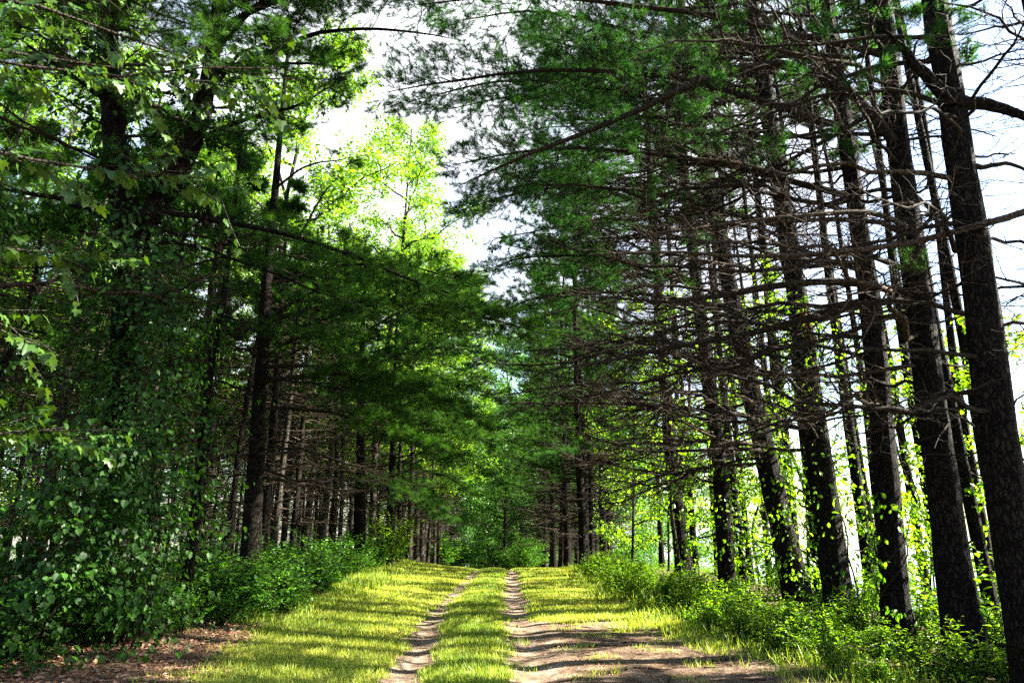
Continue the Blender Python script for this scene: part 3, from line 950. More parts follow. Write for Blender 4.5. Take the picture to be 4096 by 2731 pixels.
def slender_pine(seed, H=17.0, r=0.12, dead=46, dl=1.7, cz=8.5, cn=26, cr=2.2, mat='bark', needle='needle', twig='twig'):
    g = np.random.default_rng(seed)
    root = thing('plantation_pine', 'slender pine with dead lower branches', 'pine tree')
    mb = MB()
    P, rad = trunk_mesh(mb, [(0, 0, 0), (g.normal(0, .1), g.normal(0, .1), H * .3), (g.normal(0, .2), g.normal(0, .2), H * .65), (g.normal(0, .3), g.normal(0, .3), H)], r, 0.025, 8, 0.3, 26, g)
    mb.build('trunk', M[mat], root)
    cb = MB()

    def pts(z):
        return np.stack([np.interp(z, P[:, 2], P[:, k]) for k in range(3)], 1)
    z = g.uniform(1.2, cz + 1.5, dead)
    a = g.uniform(0, 2 * math.pi, dead)
    D = np.stack([np.cos(a), np.sin(a), g.uniform(-0.1, 0.3, dead)], 1)
    L = dl * g.uniform(0.4, 1.1, dead)
    B = grow(pts(z), D, L, 6, 0.12, 0.05, 0.08, g)
    V, Fc = tubes(B, (0.006 + 0.006 * L)[:, None] * np.linspace(1, .3, 6)[None], 3)
    cb.add(V, Fc, 0.5, 0, True)
    O, D2, t2, par = kids(B, 7, 0.2, 1.0, 0.5, 1.1, 0.5, g)
    l2 = L[par] * 0.4 * g.uniform(0.4, 1.1, len(O))
    B2 = grow(O, D2, l2, 4, 0.05, 0.05, 0.1, g)
    V, Fc = tubes(B2, np.full((len(B2), 4), 0.005) * np.array([1, .8, .6, .4]), 3)
    cb.add(V, Fc, 0.5, 0, True)
    z = cz + (H - cz) * np.sort(g.uniform(0, 1, cn)) ** 0.9
    a = g.uniform(0, 2 * math.pi, cn)
    L = cr * (1.05 - 0.8 * ((z - cz) / (H - cz))) * g.uniform(0.7, 1.1, cn)
    B = grow(pts(z), np.stack([np.cos(a), np.sin(a), np.full(cn, 0.2)], 1), L, 8, 0.12, 0.1, 0.05, g)
    V, Fc = tubes(B, (0.008 + 0.008 * L)[:, None] * np.linspace(1, .3, 8)[None], 4)
    cb.add(V, Fc, 0.5, 0, True)
    O, D2, t2, par = kids(B, 12, 0.25, 1.0, 0.5, 1.0, 0.4, g)
    l2 = L[par] * 0.42 * (1.15 - 0.8 * t2) * g.uniform(0.6, 1.1, len(O)) + 0.1
    B2 = grow(O, D2, l2, 5, 0.05, 0.08, 0.08, g)
    V, Fc = tubes(B2, np.full((len(B2), 5), 0.006) * np.array([1, .9, .8, .6, .4]), 3)
    cb.add(V, Fc, 0.5, 0, True)
    O3, D3, t3, p3 = kids(B2, 6, 0.25, 1.0, 0.4, 1.0, 0.6, g)
    O3 = np.concatenate([O3, B2[:, -1], B[:, -1]])
    D3 = np.concatenate([D3, B2[:, -1] - B2[:, -2], B[:, -1] - B[:, -2]])
    scatter(cb, TUFT_FAR, O3, D3 + np.array([0, 0, 0.2]), g.uniform(0.8, 1.25, len(O3)), np.clip(g.normal(0.4, 0.22, len(O3)), 0, 1), 1, g)
    cb.build('crown', [M[twig], M[needle]], root)
    return root


def leaf_clusters(mb, centres, rad, per, tmpl, size, tint_c, mat, g, up=None, drop=0.5):
    n = len(centres)
    o = np.repeat(centres, per, 0) + g.normal(0, 1, (n * per, 3)) * np.repeat(np.broadcast_to(rad, (n,)), per)[:, None] * np.array([1, 1, 0.7])
    ax = g.normal(0, 1, o.shape) * np.array([1, 1, 0.6]) - np.array([0, 0, drop])
    tint = np.clip(np.repeat(tint_c, per) + g.normal(0, 0.16, len(o)), 0, 1)
    scatter(mb, tmpl, o, ax, size * g.uniform(0.7, 1.25, len(o)), tint, mat, g, up)


def broadleaf(seed, H, r, cz, cr, nl=7, n2=10, n3=7, per=14, size=0.14, mat='leaf_bright', tmpl=SIMPLE, name='broadleaf_tree', spread=0.22, tint=0.5):
    g = np.random.default_rng(seed)
    root = thing(name, 'leafy broadleaf tree', 'tree')
    mb = MB()
    P, rad = trunk_mesh(mb, [(0, 0, 0), (g.normal(0, .15), g.normal(0, .15), H * .3), (g.normal(0, .4), g.normal(0, .4), H * .6), (g.normal(0, .5), g.normal(0, .5), H * 0.95)], r, 0.03, 9, 0.3, 22, g)
    cb = MB()
    mb.build('trunk', M['bark_grey'], root)
    n1 = nl * 3
    z = np.linspace(cz, H * 0.93, n1) + g.uniform(-.2, .2, n1)
    z = np.clip(z, cz, H * 0.94)
    a = np.arange(n1) * 2.4 + g.uniform(-.5, .5, n1)
    f = (z - cz) / (H - cz)
    L = cr * np.sqrt(np.clip(1 - (f * 1.5 - 0.5) ** 2, 0.12, 1)) * g.uniform(0.75, 1.15, n1)
    B = grow(np.stack([np.interp(z, P[:, 2], P[:, k]) for k in range(3)], 1), nrm(np.stack([np.cos(a), np.sin(a), 0.35 + 0.6 * f], 1)), L, 8, 0.05, 0.05, 0.08, g)
    V, Fc = tubes(B, (0.012 + 0.012 * L)[:, None] * np.linspace(1, .25, 8)[None], 5)
    cb.add(V, Fc, 0.5, 0, True)
    O, D, t, par = kids(B, n2, 0.25, 1.0, 0.5, 1.1, 0.8, g)
    l2 = L[par] * 0.42 * (1.15 - 0.7 * t) * g.uniform(0.6, 1.2, len(O)) + 0.15
    B2 = grow(O, D, l2, 5, 0.08, 0.0, 0.1, g)
    V, Fc = tubes(B2, (0.004 + 0.006 * l2)[:, None] * np.linspace(1, .3, 5)[None], 3)
    cb.add(V, Fc, 0.5, 0, True)
    O3, D3, t3, p3 = kids(B2, n3, 0.2, 1.0, 0.4, 1.1, 0.9, g)
    cc = np.concatenate([O3, B2[:, -1]])
    leaf_clusters(cb, cc, spread, per, tmpl, size, np.clip(g.normal(tint, 0.2, len(cc)), 0, 1), 1, g)
    cb.build('crown', [M['bark_grey'], M[mat]], root)
    return root


rngp = np.random.default_rng(77)


def plant_out(protos, spots, labels, group, sc=(0.85, 1.15), dz=-0.05):
    """first use moves the built tree itself, later uses copy it"""
    used = set()
    for i, (x, y) in enumerate(spots):
        k = i % len(protos)
        pr = protos[k]
        s = rngp.uniform(*sc)
        s2 = s * rngp.uniform(0.92, 1.08)
        loc = (x, y, float(hgt(x, y)) + dz)
        rz = rngp.uniform(0, 6.28)
        lab = labels[i] if isinstance(labels, list) else labels
        if k not in used:
            used.add(k)
            o = pr
            o.location, o.rotation_euler, o.scale = loc, (0, 0, rz), (s, s, s2)
            o['label'], o['group'] = lab, group
        else:
            place_copy(pr, loc, rz, (s, s2), lab, group)


# left plantation interior
protos = [slender_pine(300 + i, H=8.8 + 0.8 * (i % 3), r=0.09 + 0.02 * (i % 2), dead=84, dl=1.6, cz=6.0, cr=1.25, cn=11, twig='pale_wood', mat='bark_grey' if i % 2 else 'bark') for i in range(4)]  # the paler twig wood paints warm sunlight onto the dead branches
spots = []
for ix, x in enumerate(np.arange(-6.6, -30, -2.2)):
    for y in np.arange(12.0 + 0.8 * (ix % 2), 64, 2.3):
        if -x / y > 1.05 or (x < -20 and y > 50):
            continue
        if rngp.uniform() < 0.12 + 0.012 * max(0, -x - 8):
            continue
        spots.append((x + rngp.normal(0, .35), y + rngp.normal(0, .45)))
spots += [(-4.9, 31.5), (-5.1, 36.5), (-4.6, 39), (-4.3, 42), (-4.9, 45), (-4.6, 49), (-5.4, 53)]
plant_out(protos, spots, 'slender dark plantation pine with dead lower branches in the close ranks on the left', 'plantation pines in ranks on the left', (0.85, 1.2))

# right: thinner pines behind the row, each placed where a trunk shows
protos_r = [slender_pine(320 + i, H=19 + i, r=0.13, dead=44, dl=1.5, cz=13.5, cn=12, cr=1.6, needle='needle') for i in range(3)]
rt = [((7.65, 11.6), 'thin dark trunk standing between the two thickest pines at the right edge'),
      ((6.9, 16.2), 'slender sunlit grey trunk just behind the leaning vine hung pine'),
      ((7.95, 16.0), 'thin reddish trunk behind the straight pine with leafy shoots at its foot'),
      ((5.9, 18.4), 'slim trunk between the sunlit vine leafed pine and the leaning swollen footed pine'),
      ((8.6, 14.4), 'thin trunk seen against the bright lake, left of the thick pine with arching limbs'),
      ((8.4, 21.5), 'thin pale trunk far behind the leaning vine hung pine'),
      ((7.6, 19.2), 'slim dark trunk behind the swollen foot of the leaning pine')]
plant_out(protos_r, [a for a, _ in rt], [b for _, b in rt], 'thin pines behind the row on the right', (0.9, 1.1))
spots = [(9.8 + rngp.normal(0, .5), y) for y in (12.2, 18, 23, 33)] + [(7.4, 24), (7.2, 29), (8.6, 30), (6.9, 33), (12.3, 20.5), (9.3, 13.6), (10.4, 15.6), (8.9, 17.2), (10.2, 20.0), (7.2, 21.8), (9.0, 25.2), (6.8, 26.6)]
plant_out([place_copy(p, (0, 0, 0), 0, (1, 1)) for p in protos_r], spots, 'thin pine further back on the slope down to the bright water', 'pines on the slope above the lake', (0.85, 1.15))

protos_n = [slender_pine(330 + i, H=15, r=0.16, dead=40, dl=2.0, cz=5.5 + i, cn=20, cr=2.2) for i in range(2)]
plant_out(protos_n, [(10.5, 8.2), (12.5, 10.4), (12.0, 6.4), (15.5, 9.0)], 'pine low on the lake slope beyond the right edge of the view', 'pines low on the lake slope', (0.9, 1.1))

# right: far ranks past the crest, thicker trunks in a line
protos_f = [slender_pine(340 + i, H=17 + i, r=0.19, dead=48, dl=3.3, cz=4.0, cn=38, cr=3.8) for i in range(3)]
spots = [(2.75, 27.2), (3.0, 29.5), (3.35, 30.4), (3.95, 31.0), (2.6, 33.5), (2.9, 36.5), (2.7, 39.5), (2.5, 43), (2.6, 47), (2.3, 51), (2.3, 56), (2.2, 61), (5.2, 38), (5.4, 46), (5.0, 55), (4.5, 61)]
labs = ['pine trunk nearest the path in the far clump on the right, lit on one side' if i == 0 else 'reddish brown pine in the far rank on the right beyond the low bushes' for i in range(len(spots))]
plant_out(protos_f, spots, labs, 'far rank of pines on the right', (0.9, 1.1), -0.1)

# bright broadleaf trees behind the left pines, in full sun
protos_b = [broadleaf(400 + i, H=21 + 2 * i, r=0.2, cz=5, cr=4.6, nl=8, n2=11, n3=7, per=9, size=0.20, spread=0.26) for i in range(3)]
spots = [(-9.5, 27), (-13.5, 30), (-6.5, 33), (-10.5, 36), (-17, 33), (-5.5, 41), (-14, 42), (-8, 46), (-20, 26), (-23, 38), (-17, 22), (-21, 18), (-9.0, 40), (-5.6, 44), (-5.6, 50), (-6.5, 52)]
plant_out(protos_b, spots, 'tall broadleaf tree with yellow green sunlit crown behind the left pines', 'sunlit broadleaf trees behind the left pines', (0.9, 1.1))
# closing the end of the track
protos_e = [broadleaf(420 + i, H=17, r=0.16, cz=0.35, cr=4.2, nl=8, n2=10, n3=7, per=8, size=0.22, mat='leaf_shrub', spread=0.3) for i in range(2)]
spots = [(-0.6, 58), (1.5, 70), (-7, 74), (0, 80), (5, 76), (-11, 68), (-14, 82), (9, 84), (-3, 92), (3, 98), (12, 66), (-20, 74), (-27, 66), (18, 80), (-26, 58), (-32, 50), (-34, 42), (-34, 34), (-33, 27), (-31, 20), (-28, 14), (-24, 9), (-38, 58), (-30, 62), (-1.5, 72), (6, 92), (0.8, 64), (-6.5, 66), (3.5, 66), (6.5, 60), (9.5, 62), (8, 70), (-8.5, 62), (14, 58), (12, 76), (-6, 105), (-4.2, 109), (-8.5, 110), (-2, 104), (-5, 97)]
plant_out(protos_e, spots, 'dense dark green tree in the leafy mass behind the pines and at the track end', 'dense trees behind the pines', (0.85, 1.2))
# light saplings between the right trunks
protos_s = [broadleaf(440 + i, H=6.5 + i, r=0.045, cz=0.9, cr=1.7, nl=5, n2=8, n3=5, per=4, size=0.105, mat='leaf_right', tmpl=OVAL, name='sapling', spread=0.10) for i in range(3)]
spots = [(8.2, 11.9), (7.2, 17.6), (6.6, 20.8), (7.9, 23), (5.2, 22.0), (6.0, 27.5), (9.5, 26), (10.8, 17.5), (4.6, 27.5), (4.4, 31.5), (9.6, 8.4)]
plant_out(protos_s, spots, 'light green sapling glowing in the sun among the right hand trunks', 'saplings among the right trunks', (0.8, 1.2))

plant_out([place_copy(p, (0, 0, 0), 0, (1, 1)) for p in protos_s], [(-11.5, 13.5), (-13.5, 12), (-14, 15.5), (-10.5, 11.5), (-16, 14), (-12, 17)], 'light green young tree showing through the dark wood on the far left', 'young trees in the left wood', (1.0, 1.3))

# ------------------------------------------------------------------ climbing vines


def vine(name, label, group, pts, leaf_n, r_spread, size, mat, tmpl, seed, stems=3, bias=(0, 0, 0)):
    """stems winding along pts with leaves hung round them"""
    g = np.random.default_rng(seed)
    pts = np.asarray(pts, float)
    root = thing(name, label, 'vine', tuple(pts[0]), group)
    P = resample(pts - pts[0], 22)
    mb = MB()
    for s in range(stems):
        ph = g.uniform(0, 6.28)
        a = ph + np.linspace(0, 1, 22) * g.uniform(5, 11)
        q = P + np.stack([np.cos(a), np.sin(a), 0 * a], 1) * r_spread[0] * g.uniform(0.9, 1.15)
        V, Fc = tubes(q[None], np.linspace(0.016, 0.006, 22)[None], 5)
        mb.add(V, Fc, 0.5, 0, True)
    mb.build('stem', M['twig'], root)
    fb = MB()
    nc = max(6, leaf_n // 16)
    ci = g.integers(0, nc, leaf_n)
    u = np.clip(g.uniform(0, 1, nc)[ci] + g.normal(0, 0.025, leaf_n), 0, 0.999)
    x = u * 21
    i = np.clip(x.astype(int), 0, 20)
    f = (x - i)[:, None]
    c = P[i] * (1 - f) + P[i + 1] * f
    a = g.uniform(0, 6.28, nc)[ci] + g.normal(0, 0.4, leaf_n)
    d = r_spread[0] + np.abs(g.normal(0, 1, nc)[ci] + g.normal(0, 0.3, leaf_n)) * (r_spread[1] - r_spread[0]) * (0.5 + 0.5 * np.sin(x * 1.3 + seed) ** 2)
    rad = np.stack([np.cos(a), np.sin(a), np.zeros(leaf_n)], 1)
    o = c + rad * d[:, None] + np.asarray(bias) * g.uniform(0, 1, leaf_n)[:, None]
    ax = rad * 0.7 + g.normal(0, 0.5, o.shape) - np.array([0, 0, 0.8])
    scatter(fb, tmpl, o, ax, size * np.clip(g.lognormal(-0.1, 0.35, leaf_n), 0.35, 1.6), np.clip(g.normal(0.40, 0.2, nc)[ci] + g.normal(0, 0.16, leaf_n), 0, 1), 0, g, up=rad + np.array([0, 0, 0.8]))
    fb.build('foliage', M[mat], root)
    return root


GV = 'vines climbing the right hand pines'
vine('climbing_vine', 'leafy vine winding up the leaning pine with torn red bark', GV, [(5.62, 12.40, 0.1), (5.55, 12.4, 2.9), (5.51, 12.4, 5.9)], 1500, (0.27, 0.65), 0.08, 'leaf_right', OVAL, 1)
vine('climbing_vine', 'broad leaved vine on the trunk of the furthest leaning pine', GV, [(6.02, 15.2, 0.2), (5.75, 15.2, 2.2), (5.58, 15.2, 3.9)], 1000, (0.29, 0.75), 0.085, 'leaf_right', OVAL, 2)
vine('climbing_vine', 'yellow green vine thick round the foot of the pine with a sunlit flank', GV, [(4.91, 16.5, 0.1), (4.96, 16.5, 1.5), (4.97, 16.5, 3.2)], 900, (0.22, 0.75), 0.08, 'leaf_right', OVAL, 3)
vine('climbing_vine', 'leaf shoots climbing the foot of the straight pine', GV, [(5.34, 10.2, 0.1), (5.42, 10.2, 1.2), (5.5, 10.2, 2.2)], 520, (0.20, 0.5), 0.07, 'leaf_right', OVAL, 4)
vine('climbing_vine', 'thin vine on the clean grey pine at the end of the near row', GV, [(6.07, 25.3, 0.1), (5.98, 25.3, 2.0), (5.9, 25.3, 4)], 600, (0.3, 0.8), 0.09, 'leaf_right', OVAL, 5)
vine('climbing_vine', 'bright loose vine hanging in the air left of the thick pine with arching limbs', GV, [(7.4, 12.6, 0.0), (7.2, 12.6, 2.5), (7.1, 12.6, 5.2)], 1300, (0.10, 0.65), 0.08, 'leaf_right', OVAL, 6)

GW = 'vines smothering the forked tree'
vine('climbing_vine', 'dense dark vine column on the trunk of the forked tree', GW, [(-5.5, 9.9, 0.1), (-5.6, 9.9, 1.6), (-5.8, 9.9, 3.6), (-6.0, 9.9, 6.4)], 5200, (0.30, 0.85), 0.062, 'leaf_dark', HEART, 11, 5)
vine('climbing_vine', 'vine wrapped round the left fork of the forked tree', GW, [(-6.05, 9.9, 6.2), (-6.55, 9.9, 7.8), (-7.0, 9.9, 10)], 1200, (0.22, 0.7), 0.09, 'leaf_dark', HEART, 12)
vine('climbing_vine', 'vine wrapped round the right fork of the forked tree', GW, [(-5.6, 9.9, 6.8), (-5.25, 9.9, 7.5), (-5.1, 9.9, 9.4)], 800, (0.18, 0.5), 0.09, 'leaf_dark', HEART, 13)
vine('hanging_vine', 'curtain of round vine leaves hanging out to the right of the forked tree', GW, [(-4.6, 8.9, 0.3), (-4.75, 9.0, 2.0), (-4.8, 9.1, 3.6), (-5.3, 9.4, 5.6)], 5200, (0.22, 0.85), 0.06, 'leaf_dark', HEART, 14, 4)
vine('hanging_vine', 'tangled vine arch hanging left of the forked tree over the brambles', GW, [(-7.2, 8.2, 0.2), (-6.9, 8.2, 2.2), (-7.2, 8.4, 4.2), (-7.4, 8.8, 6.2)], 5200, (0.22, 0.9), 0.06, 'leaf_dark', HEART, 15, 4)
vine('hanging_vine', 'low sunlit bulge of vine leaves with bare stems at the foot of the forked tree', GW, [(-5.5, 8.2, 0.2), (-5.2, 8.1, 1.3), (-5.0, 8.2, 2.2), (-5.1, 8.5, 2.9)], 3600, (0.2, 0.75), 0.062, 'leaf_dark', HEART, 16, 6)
vine('climbing_vine', 'sparse vine on the thin dark crooked trunk', GW, [(-4.98, 10.95, 0.1), (-4.98, 10.95, 3), (-4.95, 10.95, 6)], 360, (0.1, 0.35), 0.08, 'leaf_dark', HEART, 17)

# ------------------------------------------------------------------ maple leaning in at the upper left
mt = thing('maple_tree', 'maple with large lobed yellow green leaves hanging in at the upper left corner', 'maple tree', (-5.6, 3.2, float(hgt(-5.6, 3.2)) - .05))
mb = MB()
g = np.random.default_rng(55)
mp, _ = trunk_mesh(mb, [(0, 0, 0), (0.1, 0.1, 3), (0.3, 0.3, 7.5)], 0.12, 0.04, 10, rng=g)
mb.build('trunk', M['bark_grey'], mt)
for j, (z, tx, ty, tz) in enumerate([(3.6, 3.1, 1.5, 1.1), (4.2, 3.3, 1.2, 1.0), (4.6, 2.9, 2.2, 1.0), (3.0, 2.2, 1.8, 0.9), (2.6, 2.3, 1.3, 0.3), (5.2, 3.4, 1.9, 0.9), (2.2, 2.4, 1.9, 0.2)]):
    o = np.array([np.interp(z, mp[:, 2], mp[:, k]) for k in range(3)])
    d = np.array([tx, ty, tz])
    L = np.linalg.norm(d)
    P = grow(o[None], nrm(d)[None], np.array([L]), 9, 0.12, 0, 0.06, g)
    wb = MB()
    V, Fc = tubes(P, np.linspace(0.022, 0.005, 9)[None], 5)
    wb.add(V, Fc, 0.5, 0, True)
    O, D, t_, par = kids(P, 22, 0.3, 1.0, 0.5, 1.1, 0.8, g)
    P2 = grow(O, D, g.uniform(0.25, 0.6, len(O)), 5, 0.15, 0, 0.08, g)
    V, Fc = tubes(P2, np.full((len(P2), 5), 0.004), 3)
    wb.add(V, Fc, 0.5, 0, True)
    br = wb.build('branch', M['bark_grey'], mt)
    O3, D3, t3, p3 = kids(P2, 7, 0.2, 1.0, 0.6, 1.2, 0.9, g)
    fb = MB()
    scatter(fb, MAPLE, O3 - np.array([0, 0, .04]), D3 * 0.6 - np.array([0, 0, 0.7]), g.uniform(0.045, 0.105, len(O3)), np.clip(g.normal(0.5, 0.25, len(O3)), 0, 1), 0, g, up=D3 + np.array([0, 0, 0.9]))
    fb.build('foliage', M['maple'], br)

# ------------------------------------------------------------------ shrubs and undergrowth


def shrub(seed, H, spread, nst, nl, size, mat, tmpl, name='shrub', sub=4):
    g = np.random.default_rng(seed)
    root = thing(name, 'leafy shrub', 'shrub')
    a = g.uniform(0, 6.28, nst)
    tilt = np.abs(g.normal(0, 1, nst)) * spread
    D = nrm(np.stack([np.cos(a) * tilt, np.sin(a) * tilt, np.ones(nst)], 1))
    O = np.stack([g.normal(0, .07, nst), g.normal(0, .07, nst), np.full(nst, -0.03)], 1)
    L = H * g.uniform(0.55, 1.15, nst)
    P = grow(O, D, L, 8, sag=0.18, up=0, wig=0.09, rng=g)
    mb = MB()
    V, Fc = tubes(P, (0.004 + 0.004 * L)[:, None] * np.linspace(1, .4, 8)[None], 4)
    mb.add(V, Fc, 0.5, 0, True)
    O2, D2, t2, par = kids(P, sub, 0.25, 0.95, 0.5, 1.1, 0.9, g)
    P2 = grow(O2, D2, L[par] * 0.38 * g.uniform(0.5, 1.1, len(O2)), 5, 0.1, 0, 0.1, g)
    V, Fc = tubes(P2, np.full((len(P2), 5), 0.0035), 3)
    mb.add(V, Fc, 0.5, 0, True)
    mb.build('stem', M['twig'], root)
    fb = MB()
    tc = g.normal(0.45, 0.18, nst)
    for Q, n, pid in ((P, nl, np.arange(nst)), (P2, max(4, nl // 2), par)):
        O3, D3, t3, p3 = kids(Q, n, 0.2, 1.0, 0.7, 1.3, 0.7, g)
        D3 = D3 * np.array([1, 1, 0.5]) + np.array([0, 0, 0.08])
        scatter(fb, tmpl, O3, D3, size * g.uniform(0.6, 1.25, len(O3)), np.clip(tc[pid[p3]] + g.normal(0, 0.16, len(O3)), 0, 1), 0, g, up=np.array([0, 0, 1.0]))
    fb.build('foliage', M[mat], root)
    return root


pl = [shrub(500 + i, 0.95 + 0.2 * (i % 2), 0.45, 26, 15, 0.075, 'leaf_shrub', OVAL) for i in range(4)]
g = np.random.default_rng(61)
spots, seen = [], 0
for y in np.arange(8.2, 32, 0.85):
    e = np.interp(y, [6, 8.4, 11, 13, 16, 22, 32], [-6.0, -5.4, -4.65, -4.1, -4.2, -4.6, -5.1])
    for k in range(3):
        spots.append((e - 0.75 * k - g.uniform(0, .4), y + g.uniform(-.3, .3)))
spots += [(-4.5, 11.2), (-4.25, 12.2), (-5.0, 11.7), (-4.15, 13.0), (-4.7, 12.4), (-5.3, 10.6)]
plant_out(pl, spots, 'low dark green bush in the thicket at the left verge of the grass', 'bushes along the left verge', (0.5, 1.3))
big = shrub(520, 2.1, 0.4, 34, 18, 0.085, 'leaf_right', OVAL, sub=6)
big.location = (-4.45, 26, float(hgt(-4.45, 26)))
tag(big, 'tall light green bush on the left before the dark pine trunk', 'shrub', 'bushes along the left verge')
pe = [shrub(525 + i, 2.2, 0.5, 30, 16, 0.13, 'leaf_shrub', OVAL, sub=6) for i in range(2)]
plant_out(pe, [(0.6, 46), (1.2, 50), (0.2, 52), (1.8, 56), (-0.2, 56), (0.5, 60), (-0.8, 62), (-5, 50), (-5.2, 56), (-6, 60), (-1.5, 66), (-6.5, 70), (-8, 74), (-4.2, 82), (-7, 88), (2.6, 62), (0.9, 54), (-5.4, 64), (-6.9, 79), (-5.6, 72), (3.2, 48), (-4.6, 46), (1.6, 66), (-3.0, 70), (4.2, 57), (-4.4, 58), (-0.4, 68)], 'rounded green thicket bush where the track drops out of sight', 'bushes closing the end of the track', (0.7, 1.25))
# foreground brambles at the lower left corner
pb = [shrub(530 + i, 1.15, 0.6, 28, 18, 0.062, 'leaf_dark', HEART, 'bramble') for i in range(2)]
spots = [(-5.6, 6.9), (-5.9, 7.8), (-6.3, 6.9), (-6.6, 7.9), (-7.0, 7.1), (-5.6, 8.4), (-6.2, 8.9), (-7.0, 8.9), (-7.6, 8.0), (-5.3, 6.0), (-6.1, 6.2), (-5.0, 9.6)]
plant_out(pb, spots, 'broad leaved bramble in the dark thicket at the lower left corner', 'brambles at the lower left', (0.8, 1.1))

pr = [shrub(540 + i, 0.62 + 0.15 * (i % 2), 0.55, 26, 16, 0.058, 'leaf_right', LANCE if i % 2 else OVAL) for i in range(4)]
spots = []
for y in np.arange(8.4, 31, 0.62):
    e = np.interp(y, [6, 8.4, 10, 13, 18, 26, 31], [4.5, 4.2, 3.7, 3.05, 2.75, 2.85, 3.2])
    for k in range(4 if y < 20 else 3):
        if g.uniform() < 0.85:
            spots.append((e + 0.68 * k + g.uniform(-.35, .45), y + g.uniform(-.3, .3)))
plant_out(pr, spots, 'low yellow green bush in the sunlit undergrowth at the right verge', 'bushes along the right verge', (0.5, 1.3))
pq = [shrub(560 + i, 1.3, 0.45, 22, 13, 0.10, 'leaf_right', OVAL, 'tall_shrub') for i in range(2)]
spots = [(6.3, 8.0), (6.9, 9.4), (6.2, 9.9), (7.3, 8.3), (6.6, 11.3), (7.6, 10.6), (7.0, 12.8), (8.2, 12.4), (6.8, 14.4), (7.9, 15.4), (8.8, 10.2), (9.2, 12.6), (6.5, 17.2), (7.6, 18), (8.9, 16.8), (5.7, 7.3), (6.0, 19.8), (8.3, 8.9)]
plant_out(pq, spots, 'waist high glowing bush on the slope behind the right hand trunks', 'bushes on the slope above the lake', (0.75, 1.2))


def ground_leaves(name, kind_spots, size, mat, tmpl, seed, zr, label=None, lean=0.3):
    g = np.random.default_rng(seed)
    x, y = kind_spots
    n = len(x)
    o = np.stack([x, y, hgt(x, y) + g.uniform(zr[0], zr[1], n) ** 1], 1)
    ax = g.normal(0, 1, (n, 3)) * np.array([1, 1, lean])
    mb = MB()
    scatter(mb, tmpl, o, ax, size * g.uniform(0.5, 1.3, n), np.clip(g.normal(0.45, 0.25, n), 0, 1), 0, g, up=np.array([0, 0, 1.0]))
    o = mb.build(name, M[mat])
    tag(o, label, kind='stuff')
    return o


def sample(n, x0, x1, y0, y1, prob, g, near=1.0):
    """points denser towards the camera"""
    y = y0 * (y1 / y0) ** (g.uniform(0, 1, n) ** near)
    x = g.uniform(x0, x1, n)
    k = g.uniform(0, 1, n) < prob(x, y)
    return x[k], y[k]


g = np.random.default_rng(71)
wild_l = lambda x, y: (1 - corridor(x, y)) * (1 - litter_mask(x, y) * sstep(-5.3, -4.6, x)) * (x < 0)
wild_r = lambda x, y: (1 - corridor(x, y)) * (1 - np.maximum(dirt_mask(x, y), 1 - sstep(0, .5, x - np.interp(y, [6, 8.4, 10, 13], [4.2, 3.9, 3.4, 2.6])))) * (x > 0)
ground_leaves('ground_cover', sample(30000, -12, -3, 6, 34, wild_l, g), 0.06, 'leaf_shrub', SIMPLE, 72, (0.01, 0.28), 'low leafy ground cover under the left trees')
ground_leaves('ground_cover', sample(42000, 2, 12, 6.5, 34, wild_r, g), 0.055, 'leaf_right', SIMPLE, 73, (0.01, 0.26), 'low bright ground cover under the right trees')
ground_leaves('leaf_litter', sample(26000, -8, -2.2, 5.5, 16, lambda x, y: litter_mask(x, y), g), 0.075, 'litter', SIMPLE, 74, (0.0, 0.025), 'brown fallen leaves along the left edge of the grass', 0.15)
ground_leaves('fallen_needles', sample(60000, -2.2, 5, 6, 18, lambda x, y: dirt_mask(x, y) * (0.25 + 0.75 * sstep(0.3, 0.8, x)), g), 0.10, 'straw', [leaf_simple(0.04)], 75, (0.002, 0.02), 'brown pine needles strewn on the bare ground right of the track', 0.08)

ground_leaves('leaf_litter', sample(2600, -2.2, 4.5, 6, 18, lambda x, y: dirt_mask(x, y) * (0.3 + 0.7 * sstep(0.3, 0.8, x)), g), 0.05, 'litter', SIMPLE, 76, (0.0, 0.02), 'scattered brown leaves on the bare ground and wheel tracks', 0.2)
# tall soft weeds along both verges
g = np.random.default_rng(83)


def weeds(n, x0, x1, y0, y1, prob, seed, label):
    g = np.random.default_rng(seed)
    x, y = sample(n, x0, x1, y0, y1, prob, g)
    n = len(x)
    h = g.uniform(0.08, 0.34, n) * np.interp(y, [7, 11, 16], [0.6, 0.85, 1.0]) * (0.6 + 0.5 * (wob(x, y, 1.4, seed) + 0.5))
    o = np.stack([x, y, hgt(x, y)], 1)
    l = g.normal(0, 0.35, (n, 2)) * h[:, None]
    m = o + np.stack([l[:, 0] * 0.4, l[:, 1] * 0.4, h * 0.6], 1)
    t = o + np.stack([l[:, 0], l[:, 1], h], 1)
    a = g.uniform(0, 6.28, n)
    s_ = np.stack([np.cos(a), np.sin(a), 0 * a], 1) * (0.004 + 0.0003 * y)[:, None]
    V = np.stack([o - s_, o + s_, m + s_ * 0.8, m - s_ * 0.8, t], 1).reshape(-1, 3)
    k = 5 * np.arange(n)[:, None]
    b = MB()
    ti = np.repeat(np.clip(g.normal(0.22, 0.14, n), 0, 1), 5)
    b.add(V, np.concatenate([k + np.array([[0, 1, 2]]), k + np.array([[0, 2, 3]]), k + np.array([[3, 2, 4]])]), ti)
    tag(b.build('tall_weeds', M['grass']), label, kind='stuff')


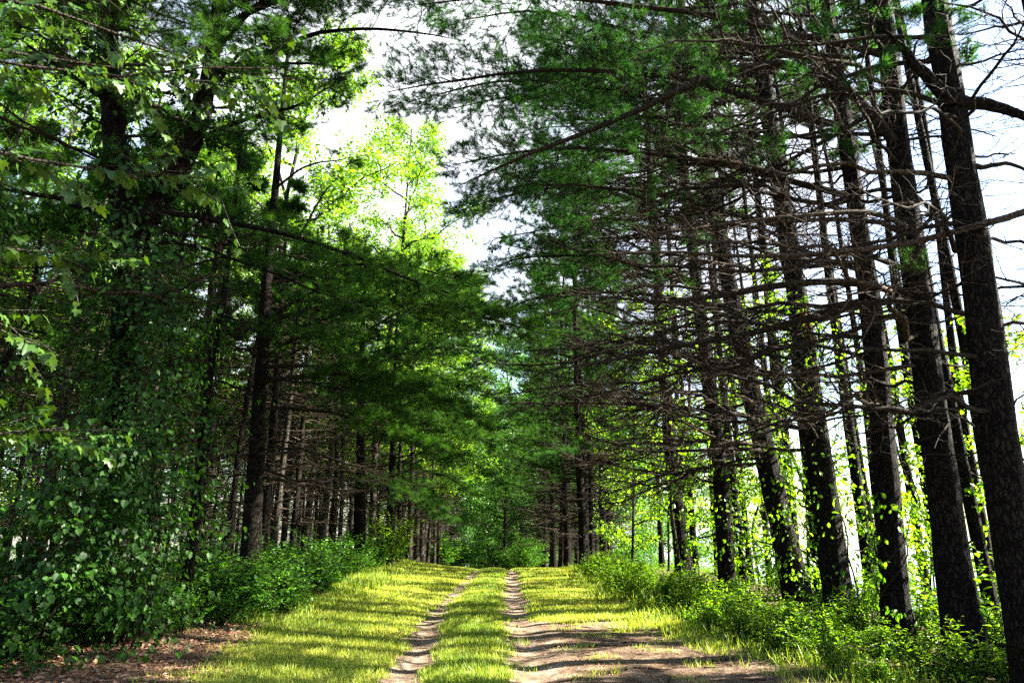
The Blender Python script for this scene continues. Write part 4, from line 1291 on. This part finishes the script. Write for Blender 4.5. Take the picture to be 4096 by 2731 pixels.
band = lambda c, w: (lambda x, y: np.exp(-((x - c(y)) / w) ** 2) * (wob(x, y, 1.2, 1.0) > -0.35))
weeds(50000, -7.5, -2.8, 11.5, 34, band(lambda y: np.interp(y, [8, 11, 14, 18, 24, 34], [-4.9, -4.6, -4.3, -4.1, -4.5, -5.1]), 0.55), 84, 'tall lime green weeds along the left verge')
weeds(26000, 1.8, 6.5, 7, 33, band(lambda y: np.interp(y, [6, 8.4, 10, 13, 18, 26, 31], [4.4, 4.1, 3.6, 2.95, 2.6, 2.7, 3.0]), 0.5), 85, 'tall soft weeds along the right verge')

# grass
g = np.random.default_rng(81)
gp = lambda x, y: corridor(x, y) * (1 - np.clip(1.1 * dirt_mask(x, y), 0, 1)) * (1 - 0.85 * litter_mask(x, y)) * (0.55 + 0.45 * sstep(-0.4, 0.6, wob(x, y, 1.9, 4.0)))
x, y = sample(420000, -6, 3.6, 6.2, 42, gp, g, 0.85)
gx2, gy2 = sample(20000, -1, 4.5, 6.2, 14.5, lambda x, y: dirt_mask(x, y) * (wob(x, y, 3.3, 1.9) > 0.42), g)
x, y = np.concatenate([x, gx2]), np.concatenate([y, gy2])
n = len(x)
patch = wob(x, y, 0.9, 2.2) * 0.5 + wob(x, y, 2.7, 0.2) * 0.5
hump = np.exp(-((x - 0.5 * (trackL(y) + trackR(y))) / 0.5) ** 2)
hh = (0.035 + 0.05 * g.uniform(0, 1, n) + 0.03 * np.clip(patch, 0, 1) + 0.006 * hump) * (1 + 0.9 * sstep(2.0, 2.9, np.abs(x + 0.8) - 0.9))
o = np.stack([x, y, hgt(x, y) - 0.004], 1)
ln = g.normal(0, 0.45, (n, 2))
tip = o + np.stack([ln[:, 0] * hh, ln[:, 1] * hh, hh], 1)
a = g.uniform(0, 6.28, n)
wd = 0.0035 + 0.00035 * y
side = np.stack([np.cos(a), np.sin(a), 0 * a], 1) * wd[:, None]
V = np.stack([o - side, o + side, tip], 1).reshape(-1, 3)
dry = (0.05 + 0.16 * wob(x, y, 0.7, 3.3)) * sstep(0.9, 2.0, np.abs(x + 0.7)) + 0.35 * np.clip(wob(x, y, 1.4, 5.1) - 0.25, 0, 1)
tint = np.clip(0.30 + dry - 0.14 * hump - 0.10 * patch + g.normal(0, 0.15, n), 0, 1)
gb = MB()
gb.add(V, np.arange(3 * n).reshape(-1, 3), np.repeat(tint, 3))
tag(gb.build('grass', M['grass']), 'short mown grass between and beside the wheel tracks', kind='stuff')

# fallen sticks and stones on the bare ground
g = np.random.default_rng(91)
for i in range(34):
    x, y = g.uniform(0.4, 3.2), g.uniform(8.2, 13.2)
    a, L = g.normal(0.2, 0.5), g.uniform(0.15, 0.5)
    P = np.stack([np.linspace(0, L, 6) * math.cos(a), np.linspace(0, L, 6) * math.sin(a), np.zeros(6)], 1) + np.cumsum(g.normal(0, .006, (6, 3)), 0)
    P[:, 2] = hgt(P[:, 0] + x, P[:, 1] + y) + 0.006
    P[:, 2] -= hgt(x, y)
    sb = MB()
    V, Fc = tubes(P[None], np.linspace(0.009, 0.004, 6)[None], 5)
    sb.add(V, Fc, 0.5, 0, True)
    s = sb.build('fallen_stick', M['twig'])
    s.location = (x, y, float(hgt(x, y)))
    tag(s, 'short dry stick lying on the bare ground right of the track', 'stick', 'sticks on the bare ground')
print('verts', sum(len(m.vertices) for m in bpy.data.meshes), 'objs', len(bpy.data.objects))
